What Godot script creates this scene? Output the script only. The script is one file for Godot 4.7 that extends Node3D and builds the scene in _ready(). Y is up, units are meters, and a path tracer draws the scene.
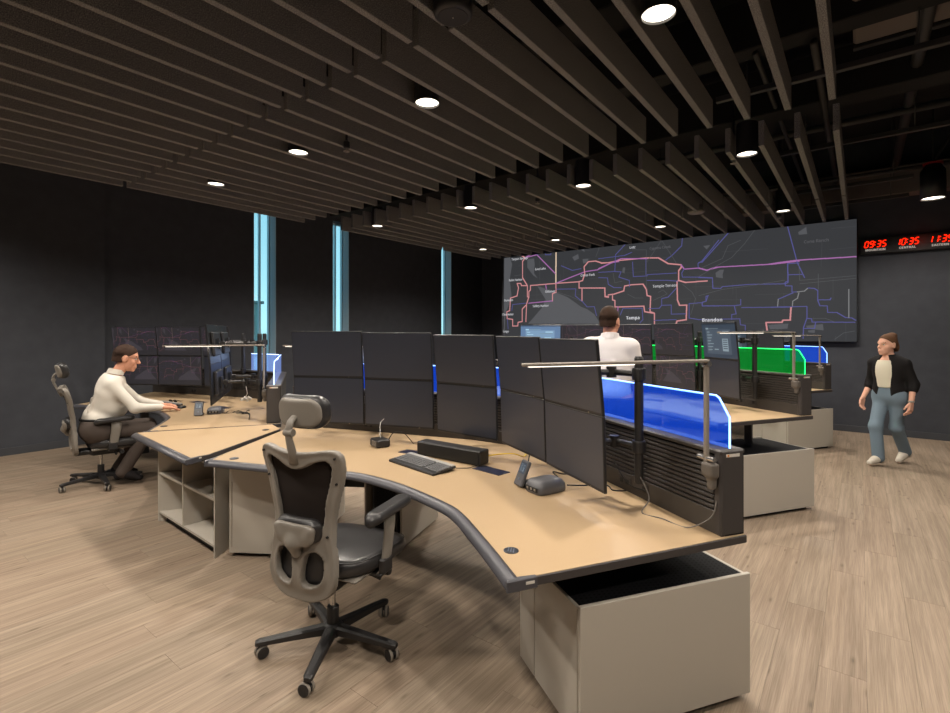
extends Node3D

const EYE := Vector3(0.0, 1.58, 0.0)
const YAW := -52.334
const FOCAL := 499.04
const HORIZON := 333.05
const WIDE := 950.0
const TALL := 713.0
const BAFFLE_Y := 3.33

var M := {}
var used_names := {}
var road_scale := 1.0
const ORD := ["first", "second", "third", "fourth", "fifth", "sixth", "seventh", "eighth", "ninth", "tenth", "eleventh", "twelfth", "thirteenth", "fourteenth", "fifteenth", "sixteenth", "seventeenth", "eighteenth", "nineteenth", "twentieth", "twenty-first", "twenty-second", "twenty-third", "twenty-fourth", "twenty-fifth"]

# ---------------------------------------------------------------- mesh collecting

class Shape:
	var st := SurfaceTool.new()
	var group := 1
	var empty := true
	func _init():
		st.begin(Mesh.PRIMITIVE_TRIANGLES)
	# one closed piece: triangles in any consistent winding, turned outward by its volume
	func piece(t: PackedVector3Array, smooth := false, uv := PackedVector2Array()):
		if t.is_empty():
			return
		var c := Vector3.ZERO
		for p in t:
			c += p
		c /= t.size()
		var vol := 0.0
		for i in range(0, t.size(), 3):
			vol += (t[i] - c).dot((t[i + 1] - c).cross(t[i + 2] - c))
		var a := 1
		var b := 2
		if vol > 0.0:
			a = 2
			b = 1
		st.set_smooth_group(group if smooth else -1)
		group += 1
		var has := uv.size() == t.size()
		for i in range(0, t.size(), 3):
			for k in [0, a, b]:
				st.set_uv(uv[i + k] if has else Vector2(t[i + k].x + t[i + k].y * 0.37, t[i + k].z + t[i + k].y * 0.61))
				st.add_vertex(t[i + k])
		empty = false
	func box(c: Vector3, size: Vector3, ch := 0.0, basis := Basis.IDENTITY):
		piece(Shape.box_tris(c, size, ch, basis))
	static func box_tris(c: Vector3, size: Vector3, ch: float, basis: Basis) -> PackedVector3Array:
		var h := size * 0.5
		ch = minf(ch, minf(h.x, minf(h.y, h.z)) * 0.9)
		var t := PackedVector3Array()
		if ch <= 0.0:
			for ax in 3:
				for s in [-1.0, 1.0]:
					var n := Vector3.ZERO
					n[ax] = s
					var u := Vector3.ZERO
					u[(ax + 1) % 3] = 1.0
					var w := Vector3.ZERO
					w[(ax + 2) % 3] = s
					var q := [c + basis * ((n - u - w) * h), c + basis * ((n + u - w) * h), c + basis * ((n + u + w) * h), c + basis * ((n - u + w) * h)]
					t.append_array(PackedVector3Array([q[0], q[1], q[2], q[0], q[2], q[3]]))
			return t
		# chamfered: 24 corner points, convex hull built face by face
		var P := func(sx: float, sy: float, sz: float, ax: int) -> Vector3:
			var v := Vector3(sx * h.x, sy * h.y, sz * h.z)
			for k in 3:
				if k != ax:
					v[k] -= signf(v[k]) * ch
			return c + basis * v
		for ax in 3:
			for s in [-1.0, 1.0]:
				var q := []
				for e in [[-1.0, -1.0], [1.0, -1.0], [1.0, 1.0], [-1.0, 1.0]]:
					var sg := Vector3.ZERO
					sg[ax] = s
					sg[(ax + 1) % 3] = e[0]
					sg[(ax + 2) % 3] = e[1] * s
					q.append(P.call(sg.x, sg.y, sg.z, ax))
				t.append_array(PackedVector3Array([q[0], q[1], q[2], q[0], q[2], q[3]]))
		for ax in 3:
			var a1 := (ax + 1) % 3
			var a2 := (ax + 2) % 3
			for s1 in [-1.0, 1.0]:
				for s2 in [-1.0, 1.0]:
					var g0 := Vector3.ZERO
					g0[ax] = -1.0
					g0[a1] = s1
					g0[a2] = s2
					var g1 := g0
					g1[ax] = 1.0
					var q := [P.call(g0.x, g0.y, g0.z, a1), P.call(g1.x, g1.y, g1.z, a1), P.call(g1.x, g1.y, g1.z, a2), P.call(g0.x, g0.y, g0.z, a2)]
					if s1 * s2 > 0.0:
						q.reverse()
					t.append_array(PackedVector3Array([q[0], q[1], q[2], q[0], q[2], q[3]]))
		for sx in [-1.0, 1.0]:
			for sy in [-1.0, 1.0]:
				for sz in [-1.0, 1.0]:
					var q := [P.call(sx, sy, sz, 0), P.call(sx, sy, sz, 1), P.call(sx, sy, sz, 2)]
					if sx * sy * sz < 0.0:
						q.reverse()
					t.append_array(PackedVector3Array(q))
		return t
	# closed rings of equal count joined, ends capped
	func loft(rings: Array, smooth := true, cap := true, closed := false):
		var t := PackedVector3Array()
		var n: int = rings[0].size()
		var last := rings.size() if closed else rings.size() - 1
		for i in last:
			var r0 = rings[i]
			var r1 = rings[(i + 1) % rings.size()]
			for k in n:
				var k2 := (k + 1) % n
				t.append_array(PackedVector3Array([r0[k], r1[k], r1[k2], r0[k], r1[k2], r0[k2]]))
		if cap and not closed:
			for e in 2:
				var r = rings[0] if e == 0 else rings[rings.size() - 1]
				var m := Vector3.ZERO
				for p in r:
					m += p
				m /= n
				for k in n:
					var k2 := (k + 1) % n
					if e == 0:
						t.append_array(PackedVector3Array([m, r[k], r[k2]]))
					else:
						t.append_array(PackedVector3Array([m, r[k2], r[k]]))
		piece(t, smooth)
	func tube(pts: Array, r, sides := 8, smooth := true):
		var rings := []
		var up := Vector3.UP
		var d0: Vector3 = (pts[1] - pts[0]).normalized()
		if absf(d0.dot(up)) > 0.95:
			up = Vector3.RIGHT
		var nrm := (up - d0 * up.dot(d0)).normalized()
		for i in pts.size():
			var d: Vector3
			if i == 0:
				d = pts[1] - pts[0]
			elif i == pts.size() - 1:
				d = pts[i] - pts[i - 1]
			else:
				d = (pts[i + 1] - pts[i]).normalized() + (pts[i] - pts[i - 1]).normalized()
			d = d.normalized()
			nrm = (nrm - d * nrm.dot(d)).normalized()
			var b := d.cross(nrm)
			var rr: float = r[i] if r is Array else r
			var ring := []
			for k in sides:
				var a := TAU * k / sides
				ring.append(pts[i] + (nrm * cos(a) + b * sin(a)) * rr)
			rings.append(ring)
		loft(rings, smooth)
	# profile: [radius, height] pairs turned about the y axis of xf
	func lathe(profile: Array, xf := Transform3D.IDENTITY, sides := 20, smooth := true, squash := 1.0):
		var rings := []
		for p in profile:
			var ring := []
			for k in sides:
				var a := TAU * k / sides
				ring.append(xf * Vector3(cos(a) * p[0], p[1], sin(a) * p[0] * squash))
			rings.append(ring)
		loft(rings, smooth)
	# outline in x,z, between two heights, edges chamfered by ch
	func prism(poly: PackedVector2Array, y0: float, y1: float, ch := 0.0, xf := Transform3D.IDENTITY):
		var ins := Shape.inset(poly, ch) if ch > 0.0 else poly
		var levels := [[ins, y0], [poly, y0 + ch], [poly, y1 - ch], [ins, y1]] if ch > 0.0 else [[poly, y0], [poly, y1]]
		var t := PackedVector3Array()
		var n := poly.size()
		for i in levels.size() - 1:
			for k in n:
				var k2 := (k + 1) % n
				var a: Vector2 = levels[i][0][k]
				var b: Vector2 = levels[i][0][k2]
				var c: Vector2 = levels[i + 1][0][k2]
				var d: Vector2 = levels[i + 1][0][k]
				var ya: float = levels[i][1]
				var yb: float = levels[i + 1][1]
				t.append_array(PackedVector3Array([Vector3(a.x, ya, a.y), Vector3(b.x, ya, b.y), Vector3(c.x, yb, c.y), Vector3(a.x, ya, a.y), Vector3(c.x, yb, c.y), Vector3(d.x, yb, d.y)]))
		var idx := Geometry2D.triangulate_polygon(ins)
		var area := Shape.area(ins)
		for i in range(0, idx.size(), 3):
			var a: Vector2 = ins[idx[i]]
			var b: Vector2 = ins[idx[i + 1]]
			var c: Vector2 = ins[idx[i + 2]]
			if (b - a).cross(c - a) * area < 0.0:
				var s := b
				b = c
				c = s
			t.append_array(PackedVector3Array([Vector3(a.x, y0, a.y), Vector3(c.x, y0, c.y), Vector3(b.x, y0, b.y), Vector3(a.x, y1, a.y), Vector3(b.x, y1, b.y), Vector3(c.x, y1, c.y)]))
		for i in t.size():
			t[i] = xf * t[i]
		piece(t)
	static func area(p: PackedVector2Array) -> float:
		var s := 0.0
		for i in p.size():
			s += p[i].cross(p[(i + 1) % p.size()])
		return s
	static func inset(p: PackedVector2Array, d: float) -> PackedVector2Array:
		var out := PackedVector2Array()
		var s := signf(Shape.area(p))
		var n := p.size()
		for i in n:
			var e0 := (p[i] - p[(i + n - 1) % n]).normalized()
			var e1 := (p[(i + 1) % n] - p[i]).normalized()
			var n0 := Vector2(-e0.y, e0.x) * s
			var n1 := Vector2(-e1.y, e1.x) * s
			var m := (n0 + n1)
			if m.length() < 0.01:
				m = n0
			m = m.normalized()
			out.append(p[i] + m * d / maxf(0.35, m.dot(n1)))
		return out
	func ellipsoid(c: Vector3, r: Vector3, basis := Basis.IDENTITY, sides := 14, rows := 9):
		var rings := []
		for i in rows + 1:
			var a := -PI / 2 + PI * i / rows
			var ring := []
			for k in sides:
				var b := TAU * k / sides
				var rr := maxf(cos(a), 0.002)
				ring.append(c + basis * (Vector3(cos(b) * rr, sin(a), sin(b) * rr) * r))
			rings.append(ring)
		loft(rings)
	# a flat sheet with UVs 0..1 (front face of a screen), thin solid
	func face(c: Vector3, w: float, h: float, right: Vector3, up: Vector3):
		var a := c - right * w / 2 + up * h / 2
		var q := [a, a + right * w, a + right * w - up * h, a - up * h]
		var uv := [Vector2(0, 0), Vector2(1, 0), Vector2(1, 1), Vector2(0, 1)]
		st.set_smooth_group(-1)
		for k in [0, 1, 2, 0, 2, 3]:
			st.set_uv(uv[k])
			st.add_vertex(q[k])
		empty = false
	func mesh() -> ArrayMesh:
		st.generate_normals()
		return st.commit()

func numbered(called: String) -> String:
	if not used_names.has(called):
		used_names[called] = 0
		return called
	used_names[called] += 1
	return "%s_%03d" % [called, used_names[called]]

func tag(o: Node, label: String, category := "", group := "", kind := ""):
	if label:
		o.set_meta("label", label)
	if category:
		o.set_meta("category", category)
	if group:
		o.set_meta("group", group)
	if kind:
		o.set_meta("kind", kind)
	return o

func part_name(parent: Node, called: String) -> String:
	if not parent.has_node(NodePath(called)):
		return called
	var key := "count_" + called
	var i: int = parent.get_meta(key) if parent.has_meta(key) else 0
	i += 1
	parent.set_meta(key, i)
	return "%s_%03d" % [called, i]

func obj(called: String, s, m: Material, parent: Node = null, at := Vector3.ZERO) -> MeshInstance3D:
	var o := MeshInstance3D.new()
	o.mesh = s.mesh() if s is Shape else s
	o.material_override = m
	o.position = at
	if parent:
		o.name = part_name(parent, called)
		parent.add_child(o, true)
	else:
		o.name = numbered(called)
		add_child(o, true)
	return o

func thing(called: String, label: String, category: String, at := Vector3.ZERO, turn := 0.0, group := "") -> Node3D:
	var o := Node3D.new()
	o.name = numbered(called)
	add_child(o, true)
	o.position = at
	o.rotation.y = turn
	tag(o, label, category, group)
	return o

func copy_of(src: Node3D, called: String, label: String, at: Vector3, turn := 0.0, group := "") -> Node3D:
	var o: Node3D = src.duplicate()
	o.name = numbered(called)
	add_child(o, true)
	o.position = at
	o.rotation.y = turn
	o.set_meta("label", label)
	if group:
		o.set_meta("group", group)
	return o

func struct(called: String, s, m: Material, label := "") -> MeshInstance3D:
	var o := obj(called, s, m)
	o.set_meta("kind", "structure")
	if label:
		o.set_meta("label", label)
	return o

func px(p: Vector3) -> Vector3:
	var q := Basis(Vector3.UP, deg_to_rad(YAW)).inverse() * (p - EYE)
	var d := -q.z
	return Vector3(475.0 + FOCAL * q.x / maxf(d, 0.01), HORIZON - FOCAL * q.y / maxf(d, 0.01), d)

# ---------------------------------------------------------------- materials

func mat(called: String, c: Color, rough := 0.6, metal := 0.0, spec := 0.5) -> StandardMaterial3D:
	var m := StandardMaterial3D.new()
	m.resource_name = called
	m.albedo_color = c
	m.roughness = rough
	m.metallic = metal
	m.metallic_specular = spec
	M[called] = m
	return m

func C8(r: int, g: int, b: int, a := 255) -> Color:
	return Color8(r, g, b, a)

func glow(called: String, c: Color, e: float, base := Color.BLACK) -> StandardMaterial3D:
	var m := mat(called, base, 0.5)
	m.emission_enabled = true
	m.emission = c
	m.emission_energy_multiplier = e
	return m

func noise_tex(freq: float, lo: Color, hi: Color, size := 256, octaves := 3, seed_ := 1, kind := FastNoiseLite.TYPE_SIMPLEX_SMOOTH) -> NoiseTexture2D:
	var n := FastNoiseLite.new()
	n.noise_type = kind
	n.frequency = freq
	n.fractal_octaves = octaves
	n.seed = seed_
	var g := Gradient.new()
	g.set_color(0, lo)
	g.set_color(1, hi)
	var t := NoiseTexture2D.new()
	t.noise = n
	t.width = size
	t.height = size
	t.seamless = true
	t.color_ramp = g
	return t

func tri(m: StandardMaterial3D, t: Texture2D, scale: float, bump := 0.0, world := true):
	m.albedo_texture = t
	m.uv1_triplanar = true
	m.uv1_world_triplanar = world
	m.uv1_scale = Vector3.ONE * scale
	if bump > 0.0:
		m.heightmap_enabled = true
		m.heightmap_texture = t
		m.heightmap_scale = bump
	return m

func wood_image() -> Image:
	var w := 1024
	var h := 512
	var im := Image.create(w, h, false, Image.FORMAT_RGB8)
	var n1 := FastNoiseLite.new()
	n1.seed = 11
	n1.frequency = 0.01
	n1.fractal_octaves = 4
	var n2 := FastNoiseLite.new()
	n2.seed = 23
	n2.frequency = 0.02
	n2.fractal_octaves = 2
	var rng := RandomNumberGenerator.new()
	rng.seed = 5
	var knots := []
	for i in 16:
		knots.append(Vector3(rng.randf() * w, rng.randf() * h, rng.randf_range(4.0, 9.0)))
	for y in h:
		for x in w:
			var warp := n2.get_noise_2d(x * 0.35, y * 0.8) * 14.0
			var a := n1.get_noise_2d(x * 0.14, y * 3.2 + warp * 0.8)
			var b := n1.get_noise_2d(x * 0.8 + 500.0, y * 24.0)
			var c := n2.get_noise_2d(x * 0.12 + 90.0, y * 0.5)
			var v := 0.60 + a * 0.22 + b * 0.20 + c * 0.08
			var dark := 0.0
			for k in knots:
				var dx: float = (x - k.x) * 0.55
				var dy: float = y - k.y
				var d: float = (dx * dx + dy * dy) / (k.z * k.z)
				if d < 4.0:
					dark = maxf(dark, exp(-d * 1.4))
			v -= dark * 0.35
			v = clampf(v, 0.0, 1.0)
			im.set_pixel(x, y, Color(0.365 + 0.35 * v, 0.315 + 0.33 * v, 0.262 + 0.31 * v))
	return im

func _seg(im: Image, a: Vector2, b: Vector2, w: int, c: Color):
	var n := int(maxf(1.0, a.distance_to(b) / maxf(1.0, w * 0.4)))
	for i in n + 1:
		var p := a.lerp(b, float(i) / n)
		im.fill_rect(Rect2i(int(p.x) - w / 2, int(p.y) - w / 2, w, w), c)

func _road(im: Image, kind: String, q: Array):
	var c := {"P": Color8(220, 148, 150), "V": Color8(176, 114, 178), "B": Color8(92, 92, 156), "G": Color8(92, 93, 96), "L": Color8(140, 140, 142), "W": Color8(236, 208, 180)}[kind] as Color
	var w: int = {"P": 7, "V": 6, "B": 4, "G": 2, "L": 4, "W": 9}[kind]
	w = maxi(1, int(w * road_scale))
	for i in range(0, q.size() - 2, 2):
		_seg(im, Vector2(q[i], q[i + 1]), Vector2(q[i + 2], q[i + 3]), w, c)

func _lake(im: Image, q: Array):
	var p := PackedVector2Array()
	for i in range(0, q.size(), 2):
		p.append(Vector2(q[i], q[i + 1]))
	var lo := p[0]
	var hi := p[0]
	for v in p:
		lo = lo.min(v)
		hi = hi.max(v)
	for y in range(maxi(0, int(lo.y)), mini(im.get_height(), int(hi.y))):
		var xs := []
		for i in p.size():
			var a := p[i]
			var b := p[(i + 1) % p.size()]
			if (a.y <= y) != (b.y <= y):
				xs.append(a.x + (y - a.y) / (b.y - a.y) * (b.x - a.x))
		xs.sort()
		for i in range(0, xs.size() - 1, 2):
			im.fill_rect(Rect2i(int(xs[i]), y, int(xs[i + 1] - xs[i]) + 1, 1), Color8(92, 93, 97))

func map_image(thick := 1.0) -> Image:
	road_scale = thick
	var im := Image.create(2048, 594, false, Image.FORMAT_RGB8)
	im.fill(Color8(62, 63, 66))
	var rng := RandomNumberGenerator.new()
	rng.seed = 77
	# faint street grid
	for i in 70:
		var a := Vector2(rng.randf() * 2048, rng.randf() * 594)
		var d := Vector2(rng.randf_range(60, 260), rng.randf_range(-6, 6))
		if i % 2 == 0:
			d = Vector2(rng.randf_range(-4, 4), rng.randf_range(50, 180))
		_seg(im, a, a + d, 2, Color8(74, 75, 78))
	_lake(im, [7, -38, 45, -29, 73, 53, 52, 158, 68, 287, 13, 414, 4, 586, -5, 587])
	_lake(im, [201, 27, 256, 27, 261, 69, 256, 130, 285, 168, 250, 145, 201, 85])
	_lake(im, [285, 225, 349, 320, 315, 380, 256, 440, 207, 486, 746, 492, 706, 430, 655, 395, 613, 379, 571, 349, 517, 312, 440, 279, 338, 243])
	_lake(im, [550, 44, 592, 28, 598, 58, 566, 70])
	_lake(im, [624, 65, 665, 64, 660, 88, 629, 95])
	_lake(im, [613, 1, 634, 0, 639, 19])
	_lake(im, [1446, 200, 1467, 199, 1460, 229, 1462, 247, 1428, 239, 1425, 214])
	_lake(im, [1361, 57, 1395, 55, 1380, 79])
	_lake(im, [1679, 509, 1769, 503, 1765, 529, 1688, 533])
	_lake(im, [1812, 35, 1846, 12, 1850, 49, 1815, 48])
	_lake(im, [1846, 515, 1915, 507, 1918, 539, 1850, 529])
	_lake(im, [1854, 539, 1881, 536, 1881, 552, 1854, 548])
	_lake(im, [1363, 57, 1396, 58, 1380, 77])
	_lake(im, [895, 142, 910, 141, 905, 178, 890, 172])
	_road(im, "W", [429, -21, 427, 213])
	_road(im, "P", [115, -29, 183, 15, 161, 39, 161, 155, 201, 215, 201, 293, 213, 299, 195, 345, 189, 470])
	_road(im, "P", [201, 215, 152, 212, 146, 196, 115, 194, 127, 227, 115, 284, 58, 298, 52, 388, 26, 398, 30, 447, 77, 453, 77, 501, 121, 501, 124, 475, 158, 470, 158, 381, 189, 355])
	_road(im, "V", [183, 15, 279, 3, 423, 145])
	_road(im, "V", [183, 15, 273, -22])
	_road(im, "B", [279, 3, 344, -15, 347, 10, 389, 14, 393, -20])
	_road(im, "P", [213, 299, 213, 257, 226, 248, 226, 216, 423, 213, 598, 212])
	_road(im, "P", [427, 213, 429, 273, 401, 282, 401, 332])
	_road(im, "V", [401, 332, 213, 341])
	_road(im, "B", [71, 389, 77, 346, 189, 340])
	_road(im, "B", [32, 447, 39, 522])
	_road(im, "V", [427, 213, 550, 176, 645, 149, 726, 144, 825, 105, 868, 103])
	_road(im, "P", [598, 212, 624, 206, 639, 163, 634, 115, 665, 85, 716, 86, 756, 101, 825, 105])
	_road(im, "P", [598, 212, 598, 254, 776, 264, 778, 319, 800, 324])
	_road(im, "P", [619, 256, 619, 341])
	_road(im, "B", [468, 96, 550, 134, 613, 127])
	_road(im, "B", [429, 253, 576, 259, 571, 305, 624, 346, 655, 381, 706, 382, 721, 440])
	_road(im, "V", [349, 218, 355, 249])
	_road(im, "G", [285, 225, 440, 274, 539, 308, 613, 341])
	_road(im, "G", [90, 139, 165, 134])
	_road(im, "G", [619, -26, 746, -12, 716, 59])
	_road(im, "P", [752, 103, 800, 104, 874, 95, 1045, 96, 1112, 102, 1168, 141, 1241, 154, 1241, 170, 1227, 188, 1227, 244, 1218, 253, 1221, 361, 1232, 390, 1272, 391, 1269, 475, 1218, 482, 1214, 498])
	_road(im, "V", [735, 137, 800, 114, 884, 86, 1045, 101])
	_road(im, "P", [735, 261, 777, 264, 779, 318, 800, 319])
	_road(im, "P", [800, 309, 837, 306, 900, 289, 905, 259, 951, 253, 1020, 254, 1040, 286, 1045, 325, 1066, 331, 1062, 423, 1088, 434, 1088, 494])
	_road(im, "P", [827, 315, 827, 341, 843, 347, 843, 387, 864, 388, 1025, 388, 1030, 422, 1088, 434])
	_road(im, "V", [864, 388, 858, 479])
	_road(im, "V", [1241, 154, 1258, 181, 1337, 181, 1380, 197, 1441, 184])
	_road(im, "P", [1227, 244, 1267, 259, 1380, 257])
	_road(im, "B", [920, -10, 848, 58, 843, 164, 735, 161])
	_road(im, "B", [735, 73, 905, 68, 951, 53])
	_road(im, "B", [1249, -10, 1245, 44, 1191, 95, 1154, 120])
	_road(im, "B", [735, 195, 795, 201, 800, 242, 837, 265, 884, 268])
	_road(im, "B", [843, 164, 884, 169, 869, 201, 936, 226, 936, 265])
	_road(im, "B", [956, 113, 961, 204, 1045, 206, 1045, 198, 1214, 201])
	_road(im, "B", [1038, 105, 1038, 198])
	_road(im, "B", [1045, 233, 1159, 240, 1223, 249])
	_road(im, "B", [1214, 291, 1168, 340, 1131, 348, 1131, 387, 1117, 405, 1054, 404])
	_road(im, "B", [1131, 387, 1186, 387, 1186, 441, 1267, 442])
	_road(im, "B", [1441, 34, 1354, 143, 1333, 155, 1335, 181])
	_road(im, "B", [1258, 181, 1245, 203, 1249, 227, 1346, 234, 1409, 242, 1411, 301, 1441, 303])
	_road(im, "B", [1388, 341, 1375, 345, 1375, 372, 1354, 380, 1356, 399, 1441, 402])
	_road(im, "B", [1354, 380, 1285, 383, 1285, 466, 1337, 476, 1367, 477])
	_road(im, "B", [1088, 477, 1214, 474])
	_road(im, "B", [879, 439, 895, 399, 1015, 402, 1020, 471, 1001, 491])
	_road(im, "G", [956, 38, 1040, 47, 1040, 286])
	_road(im, "G", [1045, 120, 1131, -1, 1214, 140])
	_road(im, "G", [1112, 309, 1140, 296, 1163, 321, 1083, 356])
	_road(im, "G", [1249, 269, 1302, 318, 1320, 356, 1294, 448])
	_road(im, "G", [925, 310, 971, 337, 1020, 339])
	_road(im, "G", [832, 173, 843, 235, 890, 228])
	_road(im, "B", [1492, -3, 1356, 149, 1337, 150])
	_road(im, "V", [1337, 182, 1380, 198, 1423, 184, 1696, 190, 1815, 184])
	_road(im, "B", [1337, 236, 1409, 244, 1412, 300, 1451, 304, 1460, 295, 1594, 290, 1753, 297, 1757, 288, 1769, 284, 1767, 193, 1815, 194])
	_road(im, "B", [1385, 344, 1376, 373, 1356, 377, 1356, 398, 1519, 403, 1550, 399, 1550, 369])
	_road(im, "B", [1519, 403, 1528, 448, 1506, 451, 1506, 478])
	_road(im, "B", [1555, 414, 1785, 419])
	_road(im, "B", [1337, 477, 1546, 475, 1549, 508, 1572, 511, 1572, 567, 1611, 562, 1675, 557])
	_road(im, "P", [1781, 419, 1777, 485, 1745, 486, 1741, 496, 1669, 497, 1675, 543, 1675, 572])
	_road(im, "G", [1616, 1, 1568, 69, 1506, 137, 1423, 181, 1337, 231])
	_road(im, "G", [1337, 340, 1460, 310, 1594, 298, 1753, 278])
	_road(im, "G", [1550, 47, 1488, 70, 1460, 138, 1356, 180])
	_road(im, "B", [1789, 346, 1725, 376])
	_road(im, "L", [1725, 376, 1722, 414])
	_road(im, "L", [1815, 347, 1809, 375, 1789, 388, 1787, 416])
	_road(im, "B", [1766, -1, 1808, 190, 1839, 270])
	_road(im, "V", [1682, 189, 1732, 184, 1808, 179, 2045, 183])
	_road(im, "B", [1766, 192, 1768, 291, 1756, 297, 1756, 307, 1785, 310, 1785, 341, 1808, 342])
	_road(im, "B", [1768, 251, 1827, 253])
	_road(im, "B", [1682, 416, 1849, 418, 1849, 478, 1869, 481, 1871, 497, 2041, 501])
	_road(im, "B", [1849, 478, 1835, 525, 1833, 580])
	_road(im, "B", [1835, 529, 1881, 529, 1886, 497])
	_road(im, "L", [1808, 342, 1839, 339, 1854, 324])
	_road(im, "B", [1854, 324, 1881, 328, 1894, 338, 1894, 386, 1944, 388, 1948, 379])
	_road(im, "B", [1894, 386, 1903, 416, 1933, 418, 1935, 450, 1973, 452, 2006, 477, 2031, 480, 2045, 491])
	_road(im, "L", [2018, 340, 2018, 477])
	_road(im, "G", [1815, 198, 1819, 283, 1918, 280, 2045, 275])
	_road(im, "G", [1819, 301, 2045, 288])
	_road(im, "G", [1896, 255, 1896, 333])
	_road(im, "G", [1873, 479, 1926, 480, 1963, 498])
	_road(im, "G", [1963, 584, 1999, 552, 2041, 543])
	return im

# ---------------------------------------------------------------- scene

func _ready():
	set_camera_and_light()
	make_materials()
	make_room()
	make_ceiling()
	make_video_wall()
	make_clock()
	make_consoles()
	make_people_and_chairs()
	make_desk_things()

func set_camera_and_light():
	var cam := Camera3D.new()
	cam.name = "camera"
	cam.projection = Camera3D.PROJECTION_FRUSTUM
	cam.near = 0.05
	cam.far = 200.0
	cam.size = 0.05 * TALL / FOCAL
	cam.frustum_offset = Vector2(0.0, -0.05 * (TALL * 0.5 - HORIZON) / FOCAL)
	cam.position = EYE
	cam.rotation = Vector3(0, deg_to_rad(YAW), 0)
	cam.current = true
	add_child(cam)
	var env := Environment.new()
	env.background_mode = Environment.BG_SKY
	var sky := Sky.new()
	var sm := ProceduralSkyMaterial.new()
	sm.sky_top_color = Color(0.42, 0.68, 0.78)
	sm.sky_horizon_color = Color(0.66, 0.90, 0.95)
	sm.ground_bottom_color = Color(0.34, 0.48, 0.50)
	sm.ground_horizon_color = Color(0.58, 0.80, 0.84)
	sky.sky_material = sm
	env.sky = sky
	env.background_energy_multiplier = 1.55
	env.tonemap_mode = Environment.TONE_MAPPER_LINEAR
	env.tonemap_exposure = 1.0
	env.sdfgi_enabled = true
	env.ssao_enabled = true
	env.ssil_enabled = true
	var we := WorldEnvironment.new()
	we.name = "environment"
	we.environment = env
	add_child(we)

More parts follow.
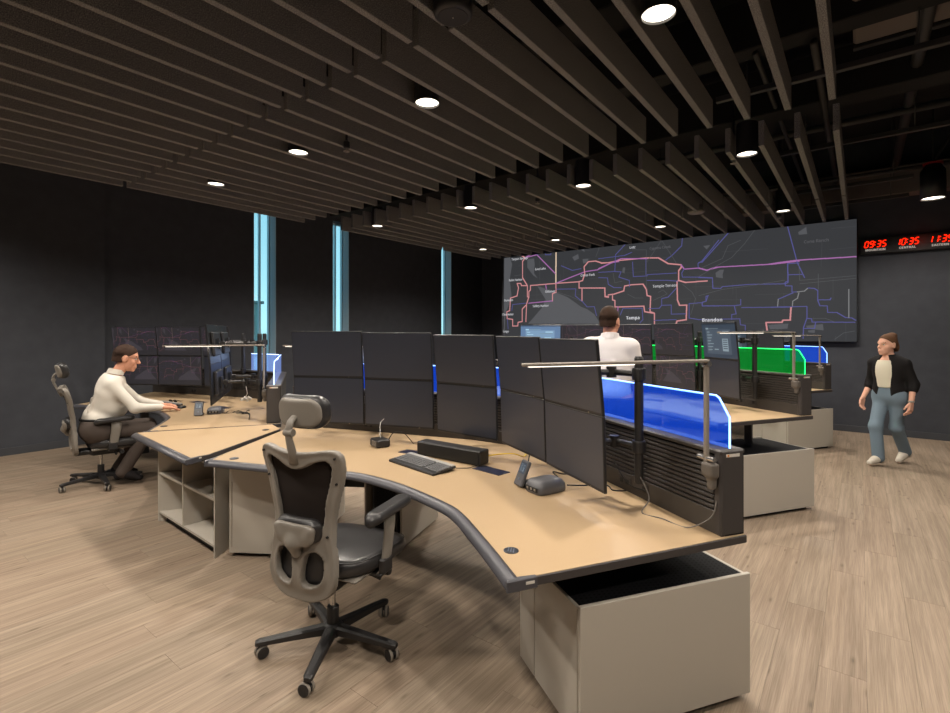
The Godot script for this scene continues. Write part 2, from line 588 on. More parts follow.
func make_materials():
	tri(mat("wall", Color.WHITE, 0.8, 0.0, 0.35), noise_tex(0.02, C8(64, 66, 72), C8(70, 72, 78)), 0.8)
	mat("wall_trim", C8(62, 64, 69), 0.6)
	mat("ceiling_black", C8(22, 21, 21), 0.9)
	mat("duct_black", C8(32, 31, 31), 0.7)
	mat("soffit", C8(104, 95, 90), 0.9)
	var ft := noise_tex(0.42, C8(38, 38, 38), C8(206, 202, 198), 256, 2, 3)
	tri(mat("felt", Color.WHITE, 0.95, 0.0, 0.2), ft, 1.5, 0.25)
	mat("black", C8(14, 14, 15), 0.6)
	mat("black_plastic", C8(34, 33, 34), 0.45)
	mat("chair_grey", C8(122, 116, 108), 0.42)
	tri(mat("chair_mesh", Color.WHITE, 0.85, 0.0, 0.3), noise_tex(0.4, C8(20, 16, 15), C8(50, 42, 38), 128, 1, 9), 6.0, 0.0, false)
	mat("leather", C8(44, 43, 44), 0.34)
	mat("chrome", C8(190, 188, 184), 0.25, 0.9)
	mat("tyre", C8(140, 132, 122), 0.7)
	tri(mat("laminate", Color.WHITE, 0.45, 0.0, 0.4), noise_tex(0.42, C8(158, 134, 104), C8(176, 152, 121), 256, 2, 4), 3.0)
	mat("desk_edge", C8(58, 54, 54), 0.5)
	mat("desk_roll", C8(66, 66, 72), 0.4)
	mat("cabinet", C8(178, 171, 160), 0.5)
	mat("cab_inside", C8(150, 142, 130), 0.6)
	mat("slat_body", C8(58, 54, 51), 0.5)
	mat("slat_dark", C8(14, 13, 13), 0.8)
	mat("slat_end", C8(58, 54, 53), 0.55)
	mat("label_white", C8(205, 200, 192), 0.5)
	mat("orange", C8(214, 130, 40), 0.5)
	mat("grommet", C8(30, 34, 44), 0.4)
	mat("steel_blue", C8(92, 100, 116), 0.4)
	mat("cable_door", C8(26, 30, 52), 0.4)
	mat("bezel", C8(26, 26, 28), 0.4)
	mat("lamp_grey", C8(136, 128, 119), 0.45, 0.2)
	mat("screen_off", C8(46, 50, 62), 0.33, 0.0, 0.6)
	mat("eye_white", C8(216, 208, 200), 0.3)
	mat("lip", C8(170, 104, 92), 0.5)
	mat("yellow", C8(214, 178, 40), 0.5)
	mat("cord_grey", C8(100, 96, 92), 0.6)
	mat("key_black", C8(24, 24, 26), 0.5)
	mat("key_grey", C8(84, 84, 86), 0.5)
	mat("device_grey", C8(84, 84, 88), 0.4)
	mat("clamp_grey", C8(92, 86, 80), 0.45)
	mat("silver", C8(164, 162, 158), 0.4, 0.3)
	mat("pipe", C8(52, 50, 49), 0.55)
	mat("window_frame", C8(176, 196, 206), 0.45, 0.3)
	mat("reveal", C8(186, 194, 200), 0.7)
	mat("red", C8(150, 28, 24), 0.5)
	mat("glass_clear", Color(0.75, 0.93, 0.96, 0.12), 0.03).transparency = BaseMaterial3D.TRANSPARENCY_ALPHA
	# vented black top: rows of small holes
	var vi := Image.create(32, 32, false, Image.FORMAT_RGB8)
	vi.fill(Color8(30, 30, 33))
	vi.fill_rect(Rect2i(4, 4, 11, 8), Color8(8, 8, 9))
	vi.fill_rect(Rect2i(20, 20, 11, 8), Color8(8, 8, 9))
	tri(mat("vent_black", Color.WHITE, 0.75, 0.0, 0.25), ImageTexture.create_from_image(vi), 34.0, 0.0, false)
	var hues := {"blue": [Color(0.05, 0.33, 0.92), Color(0.56, 0.72, 1.0), Color(0.52, 0.71, 1.0, 0.0)], "green": [Color(0.05, 0.62, 0.22), Color(0.10, 0.95, 0.42), Color(0.30, 0.85, 0.45, 0.0)], "pale blue": [Color(0.55, 0.66, 0.95), Color(0.72, 0.82, 1.0), Color(0.80, 0.88, 1.0, 0.0)]}
	for h in hues:
		var gm := mat("glass_" + h, Color.WHITE, 0.04, 0.0, 0.5)
		gm.albedo_color = hues[h][2]
		gm.refraction_enabled = true
		gm.refraction_scale = 0.045
		gm.emission_enabled = true
		gm.emission = hues[h][0]
		gm.emission_energy_multiplier = 0.27
		glow("led_" + h, hues[h][1], 3.6)
	glow("led_white", Color(1.0, 0.95, 0.88), 3.0)
	glow("lamp_face", Color(1.0, 0.95, 0.87), 5.0)
	glow("clock_red", Color(1.0, 0.13, 0.02), 2.6)
	glow("clock_text", Color(0.80, 0.74, 0.70), 0.8)
	glow("map_text", Color(0.92, 0.92, 0.94), 0.75)
	glow("map_text_dim", Color(0.55, 0.55, 0.57), 0.4)
	# pictures on the screens
	var map := map_image()
	var mt := ImageTexture.create_from_image(map)
	var mm := mat("map_screen", Color.BLACK, 0.55, 0.0, 0.3)
	mm.emission_enabled = true
	mm.emission = Color.WHITE
	mm.emission_operator = BaseMaterial3D.EMISSION_OP_MULTIPLY
	mm.emission_texture = mt
	mm.emission_energy_multiplier = 0.86
	var crops := [Rect2i(30, 0, 1050, 590), Rect2i(520, 0, 1050, 590), Rect2i(180, 0, 1050, 590)]
	var fine := map_image(0.55)
	for i in 3:
		var c := fine.get_region(crops[i])
		c.resize(512, 288, Image.INTERPOLATE_LANCZOS)
		if i == 2:
			c.flip_x()
		for y in 288:
			for x in 512:
				var v := c.get_pixel(x, y)
				c.set_pixel(x, y, Color(v.r * 0.58, v.g * 0.53, v.b * 0.56))
		var sm := mat("small_map_%d" % i, C8(16, 16, 18), 0.4, 0.0, 0.5)
		sm.emission_enabled = true
		sm.emission = Color.WHITE
		sm.emission_operator = BaseMaterial3D.EMISSION_OP_MULTIPLY
		sm.emission_texture = ImageTexture.create_from_image(c)
		sm.emission_energy_multiplier = 1.25
	for i in 2:
		var im := Image.create(480, 270, false, Image.FORMAT_RGB8)
		var bg: Color = Color8(98, 128, 164) if i == 0 else Color8(56, 70, 86)
		var lt: Color = Color8(176, 216, 236) if i == 0 else Color8(150, 168, 178)
		im.fill(bg)
		im.fill_rect(Rect2i(0, 0, 480, 12), bg.darkened(0.3))
		im.fill_rect(Rect2i(60, 50, 350, 190), bg.lerp(lt, 0.35) if i == 0 else bg.lightened(0.12))
		im.fill_rect(Rect2i(60, 36, 40, 12), lt)
		im.fill_rect(Rect2i(104, 40, 140, 5), lt.darkened(0.2))
		for k in 7:
			im.fill_rect(Rect2i(76, 66 + k * 23, 40 + (k * 37) % 50, 6), lt)
			im.fill_rect(Rect2i(76, 76 + k * 23, 30 + (k * 23) % 30, 4), lt.darkened(0.25))
		im.fill_rect(Rect2i(300, 62, 90, 10), lt)
		im.fill_rect(Rect2i(230, 80, 150, 6), lt.darkened(0.3))
		im.fill_rect(Rect2i(290, 120, 80, 96), lt)
		for k in 5:
			im.fill_rect(Rect2i(300, 128 + k * 16, 60, 6), bg)
		im.fill_rect(Rect2i(170, 200, 60, 8), lt)
		var um := mat("status_screen_%d" % i, C8(16, 16, 18), 0.4, 0.0, 0.5)
		um.emission_enabled = true
		um.emission = Color.WHITE
		um.emission_operator = BaseMaterial3D.EMISSION_OP_MULTIPLY
		um.emission_texture = ImageTexture.create_from_image(im)
		um.emission_energy_multiplier = 0.95 if i == 0 else 0.8
	# floor planks
	var wood := wood_image()
	var wt := ImageTexture.create_from_image(wood)
	for i in 4:
		var m := mat("plank_%d" % i, [Color(0.96, 0.955, 0.95), Color(0.935, 0.93, 0.92), Color(0.98, 0.97, 0.96), Color(0.95, 0.935, 0.925)][i], 0.52, 0.0, 0.35)
		m.albedo_texture = wt
	var un := {"skin": C8(206, 150, 124), "skin_fair": C8(218, 168, 146), "hair_brown": C8(52, 36, 26), "hair_dark": C8(58, 42, 34), "hair_tied": C8(96, 68, 48), "shirt_white": C8(214, 208, 198), "polo_white": C8(214, 208, 206), "trousers_grey": C8(80, 71, 66), "trousers_dark": C8(50, 50, 56), "jeans": C8(110, 126, 140), "jacket": C8(26, 24, 25), "top_cream": C8(216, 208, 190), "shoe_dark": C8(34, 31, 32), "shoe_pale": C8(196, 188, 176)}
	for k in un:
		mat(k, un[k], 0.75, 0.0, 0.3)

func make_room():
	# shell, each side with thickness
	var H := 4.6
	var s := Shape.new()
	s.box(Vector3(3.9, -0.11, -2.9), Vector3(17.4, 0.2, 12.8))
	var fl := struct("floor", s, M.wall_trim, "pale oak plank floor")
	planks(fl)
	s = Shape.new()
	s.box(Vector3(3.9, H + 0.1, -2.9), Vector3(17.4, 0.2, 12.8))
	struct("ceiling", s, M.ceiling_black, "black open ceiling deck")
	# window wall: nearer part stands proud, the far part has three tall slots
	s = Shape.new()
	s.box(Vector3(-0.17, H * 0.5, -8.86), Vector3(5.26, H, 0.30))
	struct("wall_left", s, M.wall, "charcoal wall without windows")
	var z := -8.79
	var cuts := [[4.76, 5.20], [6.49, 6.91], [9.93, 10.34]]
	s = Shape.new()
	var x0 := 2.46
	for c in cuts:
		s.box(Vector3((x0 + c[0]) * 0.5, H * 0.5, z - 0.15), Vector3(c[0] - x0, H, 0.30))
		s.box(Vector3((c[0] + c[1]) * 0.5, 0.12, z - 0.15), Vector3(c[1] - c[0], 0.24, 0.30))
		s.box(Vector3((c[0] + c[1]) * 0.5, (3.95 + H) * 0.5, z - 0.15), Vector3(c[1] - c[0], H - 3.95, 0.30))
		x0 = c[1]
	s.box(Vector3((x0 + 12.4) * 0.5, H * 0.5, z - 0.15), Vector3(12.4 - x0, H, 0.30))
	struct("wall_window", s, M.wall, "charcoal wall with three tall window slots")
	for i in 3:
		var c: Array = cuts[i]
		var w := thing("window_%d" % (i + 1), "tall narrow window slot in the charcoal wall, %s from the plain corner" % ORD[i], "", Vector3((c[0] + c[1]) * 0.5, 0.24, z - 0.25))
		w.set_meta("kind", "structure")
		var wd: float = c[1] - c[0]
		var fr := Shape.new()
		for e in [-wd * 0.5 + 0.012, wd * 0.5 - 0.012, 0.02]:
			fr.box(Vector3(e, 1.855, 0), Vector3(0.024, 3.71, 0.07), 0.003)
		for yy in [0.015, 3.695]:
			fr.box(Vector3(0, yy, 0), Vector3(wd, 0.03, 0.07), 0.003)
		obj("window_frame", fr, M.window_frame, w)
		var gl := Shape.new()
		gl.face(Vector3(0, 1.855, 0), wd - 0.03, 3.68, Vector3.RIGHT, Vector3.UP)
		obj("pane", gl, M.glass_clear, w)
		var rv := Shape.new()
		rv.box(Vector3(wd * 0.5 - 0.004, 1.855, 0.145), Vector3(0.008, 3.71, 0.20), 0.001)
		rv.box(Vector3(-wd * 0.5 + 0.004, 1.855, 0.145), Vector3(0.008, 3.71, 0.20), 0.001)
		rv.box(Vector3(0, 0.004, 0.145), Vector3(wd - 0.02, 0.008, 0.20), 0.001)
		obj("reveal", rv, M.reveal, w)
	# wall of the map, with the recess at its window end
	s = Shape.new()
	s.box(Vector3(10.16, H * 0.5, -1.65), Vector3(0.30, H, 10.5))
	struct("wall_back", s, M.wall, "charcoal wall that carries the video map")
	s = Shape.new()
	s.box(Vector3(11.87, H * 0.5, -7.85), Vector3(0.3, H, 2.2))
	struct("wall_recess", s, M.wall, "charcoal wall at the end of the recess")
	s = Shape.new()
	s.box(Vector3(11.1, H * 0.5, -6.75), Vector3(2.0, H, 0.28))
	struct("wall_return", s, M.wall, "return wall of the recess")
	s = Shape.new()
	s.box(Vector3(3.9, H * 0.5, 3.45), Vector3(13.0, H, 0.3))
	struct("wall_right", s, M.wall, "charcoal side wall")
	s = Shape.new()
	s.box(Vector3(-2.65, H * 0.5, -2.7), Vector3(0.3, H, 12.3))
	struct("wall_front", s, M.wall, "charcoal wall behind the desks")
	for q in [["baseboard_left", Vector3(-0.15, 0.05, -8.705), Vector3(5.2, 0.10, 0.012)], ["baseboard_window", Vector3(7.3, 0.05, -8.784), Vector3(9.4, 0.10, 0.012)], ["baseboard_back", Vector3(10.003, 0.05, -1.65), Vector3(0.012, 0.10, 10.4)]]:
		s = Shape.new()
		s.box(q[1], q[2], 0.003)
		struct(q[0], s, M.wall_trim)
	# the neighbouring building seen through the first window
	var b := thing("neighbour_building", "grey-green building seen through the first window slot", "building", Vector3(2.3, -0.1, -40.0))
	s = Shape.new()
	s.box(Vector3(0, 1.9, 0), Vector3(36.6, 4.2, 6.0))
	mat("far_wall", C8(128, 160, 158), 0.8)
	mat("far_band", C8(92, 124, 126), 0.5)
	obj("facade", s, M.far_wall, b)
	s = Shape.new()
	s.box(Vector3(0, 4.05, 0.1), Vector3(36.9, 0.22, 6.3), 0.03)
	obj("parapet", s, M.far_band, b)
	for k in 12:
		s = Shape.new()
		s.box(Vector3(-17.0 + k * 3.1, 2.3, 3.02), Vector3(1.4, 1.5, 0.1), 0.02)
		obj("window", s, M.far_band, b)

func planks(fl: Node3D):
	var PW := 0.182
	var PL := 1.22
	var rng := RandomNumberGenerator.new()
	rng.seed = 3
	var variants := []
	for i in 24:
		var u := rng.randf() * 0.5
		var v := rng.randf() * 0.7
		variants.append(plank_mesh(PL - 0.0006, PW - 0.0006, u, v))
	var list := []
	var rows := int(12.4 / PW)
	for r in rows:
		var z := 3.3 - (r + 0.5) * PW
		var off: float = fposmod(r * 0.47 + rng.randf() * 0.25, 1.0) * PL
		var x := -2.5 - off
		var k := 0
		while x < 11.8:
			var c := Vector3(x + PL * 0.5, 0.0, z)
			k += 1
			x += PL
			if c.x - PL * 0.5 > 10.03 and c.z > -6.4:
				continue
			var q := px(c)
			var seen: bool = q.z > 0.3 and q.x > -250 and q.x < 1200 and q.y < 850
			if not seen:
				# beyond the frame at the sides: kept so that the floor stays whole
				list.append([1e6 + c.length(), c, rng.randi_range(0, 23), rng.randi_range(0, 3)])
			else:
				list.append([q.z, c, rng.randi_range(0, 23), rng.randi_range(0, 3)])
	list.sort_custom(func(a, b): return a[0] < b[0])
	var count := 0
	var rest := []
	for e in list:
		if count < 290 and e[0] < 1e5:
			var o := MeshInstance3D.new()
			o.mesh = variants[e[2]]
			o.material_override = M["plank_%d" % e[3]]
			o.name = "plank" if count == 0 else "plank_%03d" % count
			o.position = e[1]
			fl.add_child(o, true)
			count += 1
		else:
			rest.append(e)
	for mi in 4:
		var st := SurfaceTool.new()
		st.begin(Mesh.PRIMITIVE_TRIANGLES)
		var any := false
		for e in rest:
			if e[3] == mi:
				st.append_from(variants[e[2]], 0, Transform3D(Basis.IDENTITY, e[1]))
				any = true
		if any:
			var o := MeshInstance3D.new()
			o.mesh = st.commit()
			o.material_override = M["plank_%d" % mi]
			o.name = "distant_planks" if mi == 0 else "distant_planks_%03d" % mi
			o.set_meta("kind", "stuff")
			fl.add_child(o, true)

func plank_mesh(l: float, w: float, u: float, v: float) -> ArrayMesh:
	var s := Shape.new()
	var t := Shape.box_tris(Vector3(0, -0.004, 0), Vector3(l, 0.008, w), 0.0006, Basis.IDENTITY)
	var uv := PackedVector2Array()
	for p in t:
		uv.append(Vector2(u + (p.x + l * 0.5) / 2.44, v + (p.z + w * 0.5) / 0.60))
	s.piece(t, false, uv)
	return s.mesh()

func make_ceiling():
	# hanging felt baffles: four rows of twenty-five
	var rows := [[-0.30, 2.145, "in the nearest row"], [2.19, 4.60, "in the second row"], [5.32, 7.875, "in the third row"], [7.945, 9.62, "in the farthest row"]]
	for r in 4:
		var q: Array = rows[r]
		var s := Shape.new()
		s.box(Vector3.ZERO, Vector3(q[1] - q[0], 0.235, 0.046), 0.003)
		var me := s.mesh()
		for n in 25:
			var z := -0.165 - n * 0.2835
			var o := obj("ceiling_baffle", me, M.felt, null, Vector3((q[0] + q[1]) * 0.5, BAFFLE_Y + 0.1175, z))
			tag(o, "grey felt baffle, %s from the aisle edge, %s" % [ORD[n], q[2]], "ceiling baffle", "felt ceiling baffles")
	# downlights, in rows between the baffles
	var names := ["nearest the camera", "in the middle row", "nearest the video map"]
	var cols := [-0.88, -2.64, -4.32, -5.98]
	var xs := [2.775, 5.47, 8.35]
	var zs := [[-0.874, -2.60, -4.30, -5.977], [-0.874, -2.60, -4.30, -6.235], [-0.874, -2.60, -4.535, -6.235]]
	for i in 3:
		for j in 4:
			downlight(Vector3(xs[i], BAFFLE_Y - 0.01, zs[i][j]), "glowing round downlight, %s from the aisle edge, in the row %s" % [ORD[j], names[i]], 0.082, 6.9)
	for p in [[Vector3(0.1, BAFFLE_Y, -0.88), "first from the aisle edge"], [Vector3(0.1, BAFFLE_Y, -2.64), "second from the aisle edge"], [Vector3(0.1, BAFFLE_Y, -4.32), "third from the aisle edge"], [Vector3(0.1, BAFFLE_Y, -5.98), "fourth from the aisle edge"], [Vector3(0.1, BAFFLE_Y, 1.2), "beside the camera"], [Vector3(2.9, BAFFLE_Y, 1.2), "past the pedestal cabinet"], [Vector3(5.6, BAFFLE_Y, 1.2), "over the aisle"], [Vector3(-0.1, BAFFLE_Y, -7.6), "by the plain charcoal wall"]]:
		downlight(p[0], "glowing round downlight over the near floor, " + p[1], 0.082, 6.9)
	# the larger pendant at the aisle end
	var t := downlight(Vector3(8.79, BAFFLE_Y, 0.75), "big black cylinder pendant lamp with a red band above the aisle", 0.112, 4.5)
	var s := Shape.new()
	s.lathe([[0.0, 0.44], [0.08, 0.44], [0.128, 0.36], [0.130, 0.36], [0.130, 0.0], [0.126, 0.0], [0.0, 0.30]], Transform3D.IDENTITY, 24)
	obj("shade", s, M.black_plastic, t)
	s = Shape.new()
	s.lathe([[0.060, 0.445], [0.100, 0.445], [0.100, 0.465], [0.060, 0.465]], Transform3D.IDENTITY, 24, false)
	obj("red_band", s, M.red, t)
	s = Shape.new()
	s.tube([Vector3(0, 0.44, 0), Vector3(0.0, 0.52, 0.02), Vector3(0.10, 1.27, 0.42)], 0.022, 8)
	obj("stem", s, M.pipe, t)
	# speaker disc between the near baffles
	var sp := thing("ceiling_speaker", "dark round pendant speaker between the baffles near the camera", "speaker", Vector3(2.06, 3.285, -1.74))
	s = Shape.new()
	s.lathe([[0.0, 0.0], [0.085, 0.0], [0.100, 0.008], [0.107, 0.025], [0.107, 0.075], [0.080, 0.12], [0.04, 0.14], [0.0, 0.14]], Transform3D.IDENTITY, 32)
	obj("housing", s, M.black_plastic, sp)
	s = Shape.new()
	s.lathe([[0.0, -0.003], [0.080, -0.003], [0.083, 0.002], [0.0, 0.002]], Transform3D.IDENTITY, 32, false)
	obj("grille", s, M.duct_black, sp)
	s = Shape.new()
	s.lathe([[0.0, -0.006], [0.003, -0.006], [0.003, -0.002], [0.0, -0.002]], Transform3D.IDENTITY, 8, false)
	obj("status_lamp", s, M.label_white, sp)
	s = Shape.new()
	s.tube([Vector3(0, 0.13, 0), Vector3(0, 1.3, 0)], 0.006, 6)
	obj("hanger", s, M.pipe, sp)
	var sp2 := thing("ceiling_speaker", "pale grey round speaker between the baffles before the video map", "speaker", Vector3(7.75, 3.33, -1.90))
	s = Shape.new()
	s.lathe([[0.0, 0.0], [0.10, 0.0], [0.115, 0.01], [0.118, 0.03], [0.07, 0.12], [0.0, 0.13]], Transform3D.IDENTITY, 24)
	obj("housing", s, M.lamp_grey, sp2)
	s = Shape.new()
	s.tube([Vector3(0, 0.12, 0), Vector3(0, 1.27, 0)], 0.006, 6)
	obj("hanger", s, M.pipe, sp2)
	# sprinkler heads
	var spr := [[Vector3(2.95, 3.27, -3.79), "above the middle of the nearest console"], [Vector3(5.62, 3.30, -1.02), "beside the downlight of the open ceiling edge"], [Vector3(5.70, 3.28, -3.36), "between the baffles before the second row of downlights"], [Vector3(8.60, 3.27, -0.95), "just before the top of the video map"]]
	for e in spr:
		var k := thing("sprinkler", "small dark sprinkler head " + e[1], "sprinkler", e[0])
		s = Shape.new()
		s.lathe([[0.0, 0.03], [0.026, 0.03], [0.03, 0.04], [0.03, 0.09], [0.012, 0.10], [0.012, 1.3], [0.0, 1.3]], Transform3D.IDENTITY, 14, false)
		obj("body", s, M.black_plastic, k)
		s = Shape.new()
		s.lathe([[0.0, 0.0], [0.028, 0.0], [0.030, 0.004], [0.0, 0.012]], Transform3D.IDENTITY, 14)
		obj("deflector", s, M.lamp_grey, k)
		s = Shape.new()
		s.tube([Vector3(0, 0.0, 0), Vector3(0, 0.035, 0)], 0.006, 6)
		obj("stem", s, M.lamp_grey, k)
	# dark plenum: beams, ducts, pipes and struts above the baffles
	for q in [[3.55, 4.15, 0.34, 0.5], [6.35, 4.2, 0.30, 0.5], [4.95, 4.25, 0.22, 0.45]]:
		s = Shape.new()
		s.box(Vector3(q[0], q[1], -2.7), Vector3(q[2], q[3], 11.6), 0.01)
		tag(obj("ceiling_beam", s, M.ceiling_black), "black ceiling beam above the felt baffles, %s" % {3.55: "nearest the camera", 4.95: "second from the camera", 6.35: "third from the camera"}[q[0]], "beam", "", "structure")
	s = Shape.new()
	s.box(Vector3(5.15, 4.36, 1.6), Vector3(0.85, 0.45, 3.3), 0.02)
	var so := struct("ceiling_soffit", s, M.soffit, "brown-grey soffit at the open edge of the ceiling")
	s = Shape.new()
	s.box(Vector3(5.60, 4.12, 1.6), Vector3(0.06, 0.03, 3.3), 0.005)
	obj("edge_trim", s, M.duct_black, so)
	var pipes := [[Vector3(7.3, 4.05, 3.2), Vector3(7.3, 4.05, -8.0), 0.045, "black pipe crossing above the third row of baffles"], [Vector3(8.9, 3.80, 3.2), Vector3(8.9, 3.80, -6.4), 0.03, "black pipe crossing close before the video map"], [Vector3(2.6, 4.10, 0.42), Vector3(9.9, 4.10, 0.42), 0.05, "black pipe running toward the clock wall"], [Vector3(4.9, 3.95, -0.30), Vector3(9.9, 3.95, -0.30), 0.03, "slim conduit running beside the outermost baffles"], [Vector3(4.9, 4.0, -0.72), Vector3(9.9, 4.0, -0.72), 0.022, "slim conduit running above the outer baffles"]]
	for q in pipes:
		s = Shape.new()
		s.tube([q[0], q[1]], q[2], 10)
		tag(obj("ceiling_pipe", s, M.pipe), q[3], "pipe")
	var du := thing("air_duct", "rectangular black air duct under the ceiling deck by the clock wall", "duct", Vector3(8.0, 3.95, 1.7))
	s = Shape.new()
	s.box(Vector3.ZERO, Vector3(3.2, 0.42, 0.62), 0.01)
	obj("duct", s, M.duct_black, du)
	for k in 4:
		s = Shape.new()
		s.box(Vector3(-1.5 + k * 1.0, 0, 0), Vector3(0.05, 0.46, 0.66), 0.006)
		obj("flange", s, M.pipe, du)
	for q in [[Vector3(5.0, 3.72, -0.1), Vector3(0.05, 0.05, 1.9), "nearest the soffit"], [Vector3(6.9, 3.70, 0.0), Vector3(0.045, 0.05, 1.5), "above the aisle behind the soffit"], [Vector3(8.6, 3.62, -0.1), Vector3(0.045, 0.05, 1.3), "second before the clock wall"], [Vector3(9.4, 3.55, -0.1), Vector3(0.045, 0.05, 1.3), "closest to the clock wall"]]:
		var st := thing("ceiling_strut", "dark steel channel strut poking out past the last baffle, " + q[2], "strut", q[0])
		s = Shape.new()
		s.box(Vector3.ZERO, q[1], 0.004)
		obj("channel", s, M.pipe, st)
		s = Shape.new()
		for zz in [-0.5, 0.45]:
			s.tube([Vector3(0, 0.02, zz), Vector3(0, 4.6 - q[0].y, zz)], 0.006, 6)
		obj("hanger_rods", s, M.pipe, st)
	s = Shape.new()
	s.box(Vector3(9.86, 3.86, -0.6), Vector3(0.28, 0.42, 7.6), 0.01)
	struct("wall_bulkhead", s, M.soffit, "bulkhead along the top of the map wall")

func downlight(p: Vector3, label: String, r: float, e: float, group := "") -> Node3D:
	var t := thing("downlight", label, "downlight", p, 0.0, group)
	var s := Shape.new()
	s.lathe([[0.0, 0.04], [r + 0.006, 0.04], [r + 0.006, 0.0], [r + 0.012, 0.0], [r + 0.012, 0.30], [0.02, 0.31], [0.0, 0.31]], Transform3D.IDENTITY, 26, false)
	obj("can", s, M.black_plastic, t)
	s = Shape.new()
	s.lathe([[0.0, 0.010], [r * 0.7, 0.011], [r + 0.006, 0.016], [r + 0.006, 0.022], [0.0, 0.022]], Transform3D.IDENTITY, 26)
	obj("lamp_lens", s, M.lamp_face, t)
	s = Shape.new()
	s.tube([Vector3(0, 0.3, 0), Vector3(0, 4.6 - p.y, 0)], 0.008, 6)
	obj("hanger", s, M.pipe, t)
	var l := SpotLight3D.new()
	l.name = "beam"
	l.light_color = Color(1.0, 0.96, 0.905)
	l.light_energy = e
	l.light_size = r
	l.spot_angle = 78.0
	l.spot_angle_attenuation = 0.7
	l.spot_range = 14.0
	l.spot_attenuation = 2.0
	l.shadow_enabled = true
	l.rotation = Vector3(-PI / 2, 0, 0)
	l.position = Vector3(0, 0.004, 0)
	t.add_child(l)
	return t

func make_video_wall():
	var t := thing("video_wall", "huge dark video wall showing a county road map with glowing routes", "video wall", Vector3(10.0, 1.435, -3.4175))
	var w := 6.765
	var h := 1.96
	var s := Shape.new()
	s.box(Vector3(-0.035, h * 0.5, 0), Vector3(0.07, h, w), 0.004)
	obj("frame", s, M.bezel, t)
	s = Shape.new()
	s.face(Vector3(-0.0706, h * 0.5, 0), w - 0.02, h - 0.02, Vector3(0, 0, 1), Vector3.UP)
	obj("screen", s, M.map_screen, t)
	var li := AreaLight3D.new()
	li.name = "screen_light"
	li.area_size = Vector2(w, h)
	li.light_energy = 0.12
	li.light_color = Color(0.86, 0.88, 1.0)
	li.area_range = 14.0
	li.shadow_enabled = true
	li.transform = Transform3D(Basis(Vector3.UP, PI / 2), Vector3(-0.075, h * 0.5, 0))
	t.add_child(li)
	var words := [
		["Tarpon Springs", 140, 20, "w"],
		["East Lake", 309, 106, "w"],
		["Palm Harbor", 106, 170, "w"],
		["Dunedin", 45, 313, "w"],
		["Clearwater", 39, 415, "w"],
		["Safety Harbor", 311, 362, "w"],
		["Oldsmar", 386, 266, "w"],
		["Citrus Park", 660, 174, "w"],
		["Largo", 22, 538, "w"],
		["Lutz", 956, 25, "w"],
		["Cypress Creek", 1121, 45, "d"],
		["Temple Terrace", 1149, 272, "w"],
		["Tampa", 958, 457, "W"],
		["Brandon", 1406, 477, "W"],
		["Cone Ranch", 1885, 91, "d"],
	]
	for q in words:
		var m := TextMesh.new()
		var f := SystemFont.new()
		f.font_names = PackedStringArray(["Droid Sans"])
		f.font_weight = 700 if q[3] == "W" else 400
		m.font = f
		m.text = q[0]
		m.font_size = 32
		m.pixel_size = {"W": 0.0027, "w": 0.0021, "d": 0.0020}[q[3]]
		m.depth = 0.003
		m.curve_step = 3.0
		var o := MeshInstance3D.new()
		o.mesh = m
		o.material_override = M.map_text_dim if q[3] == "d" else M.map_text
		o.name = part_name(t, "place_name")
		o.transform = Transform3D(Basis(Vector3.UP, -PI / 2), Vector3(-0.0735, h - q[2] / 594.0 * h, -w * 0.5 + q[1] / 2048.0 * w))
		t.add_child(o, true)

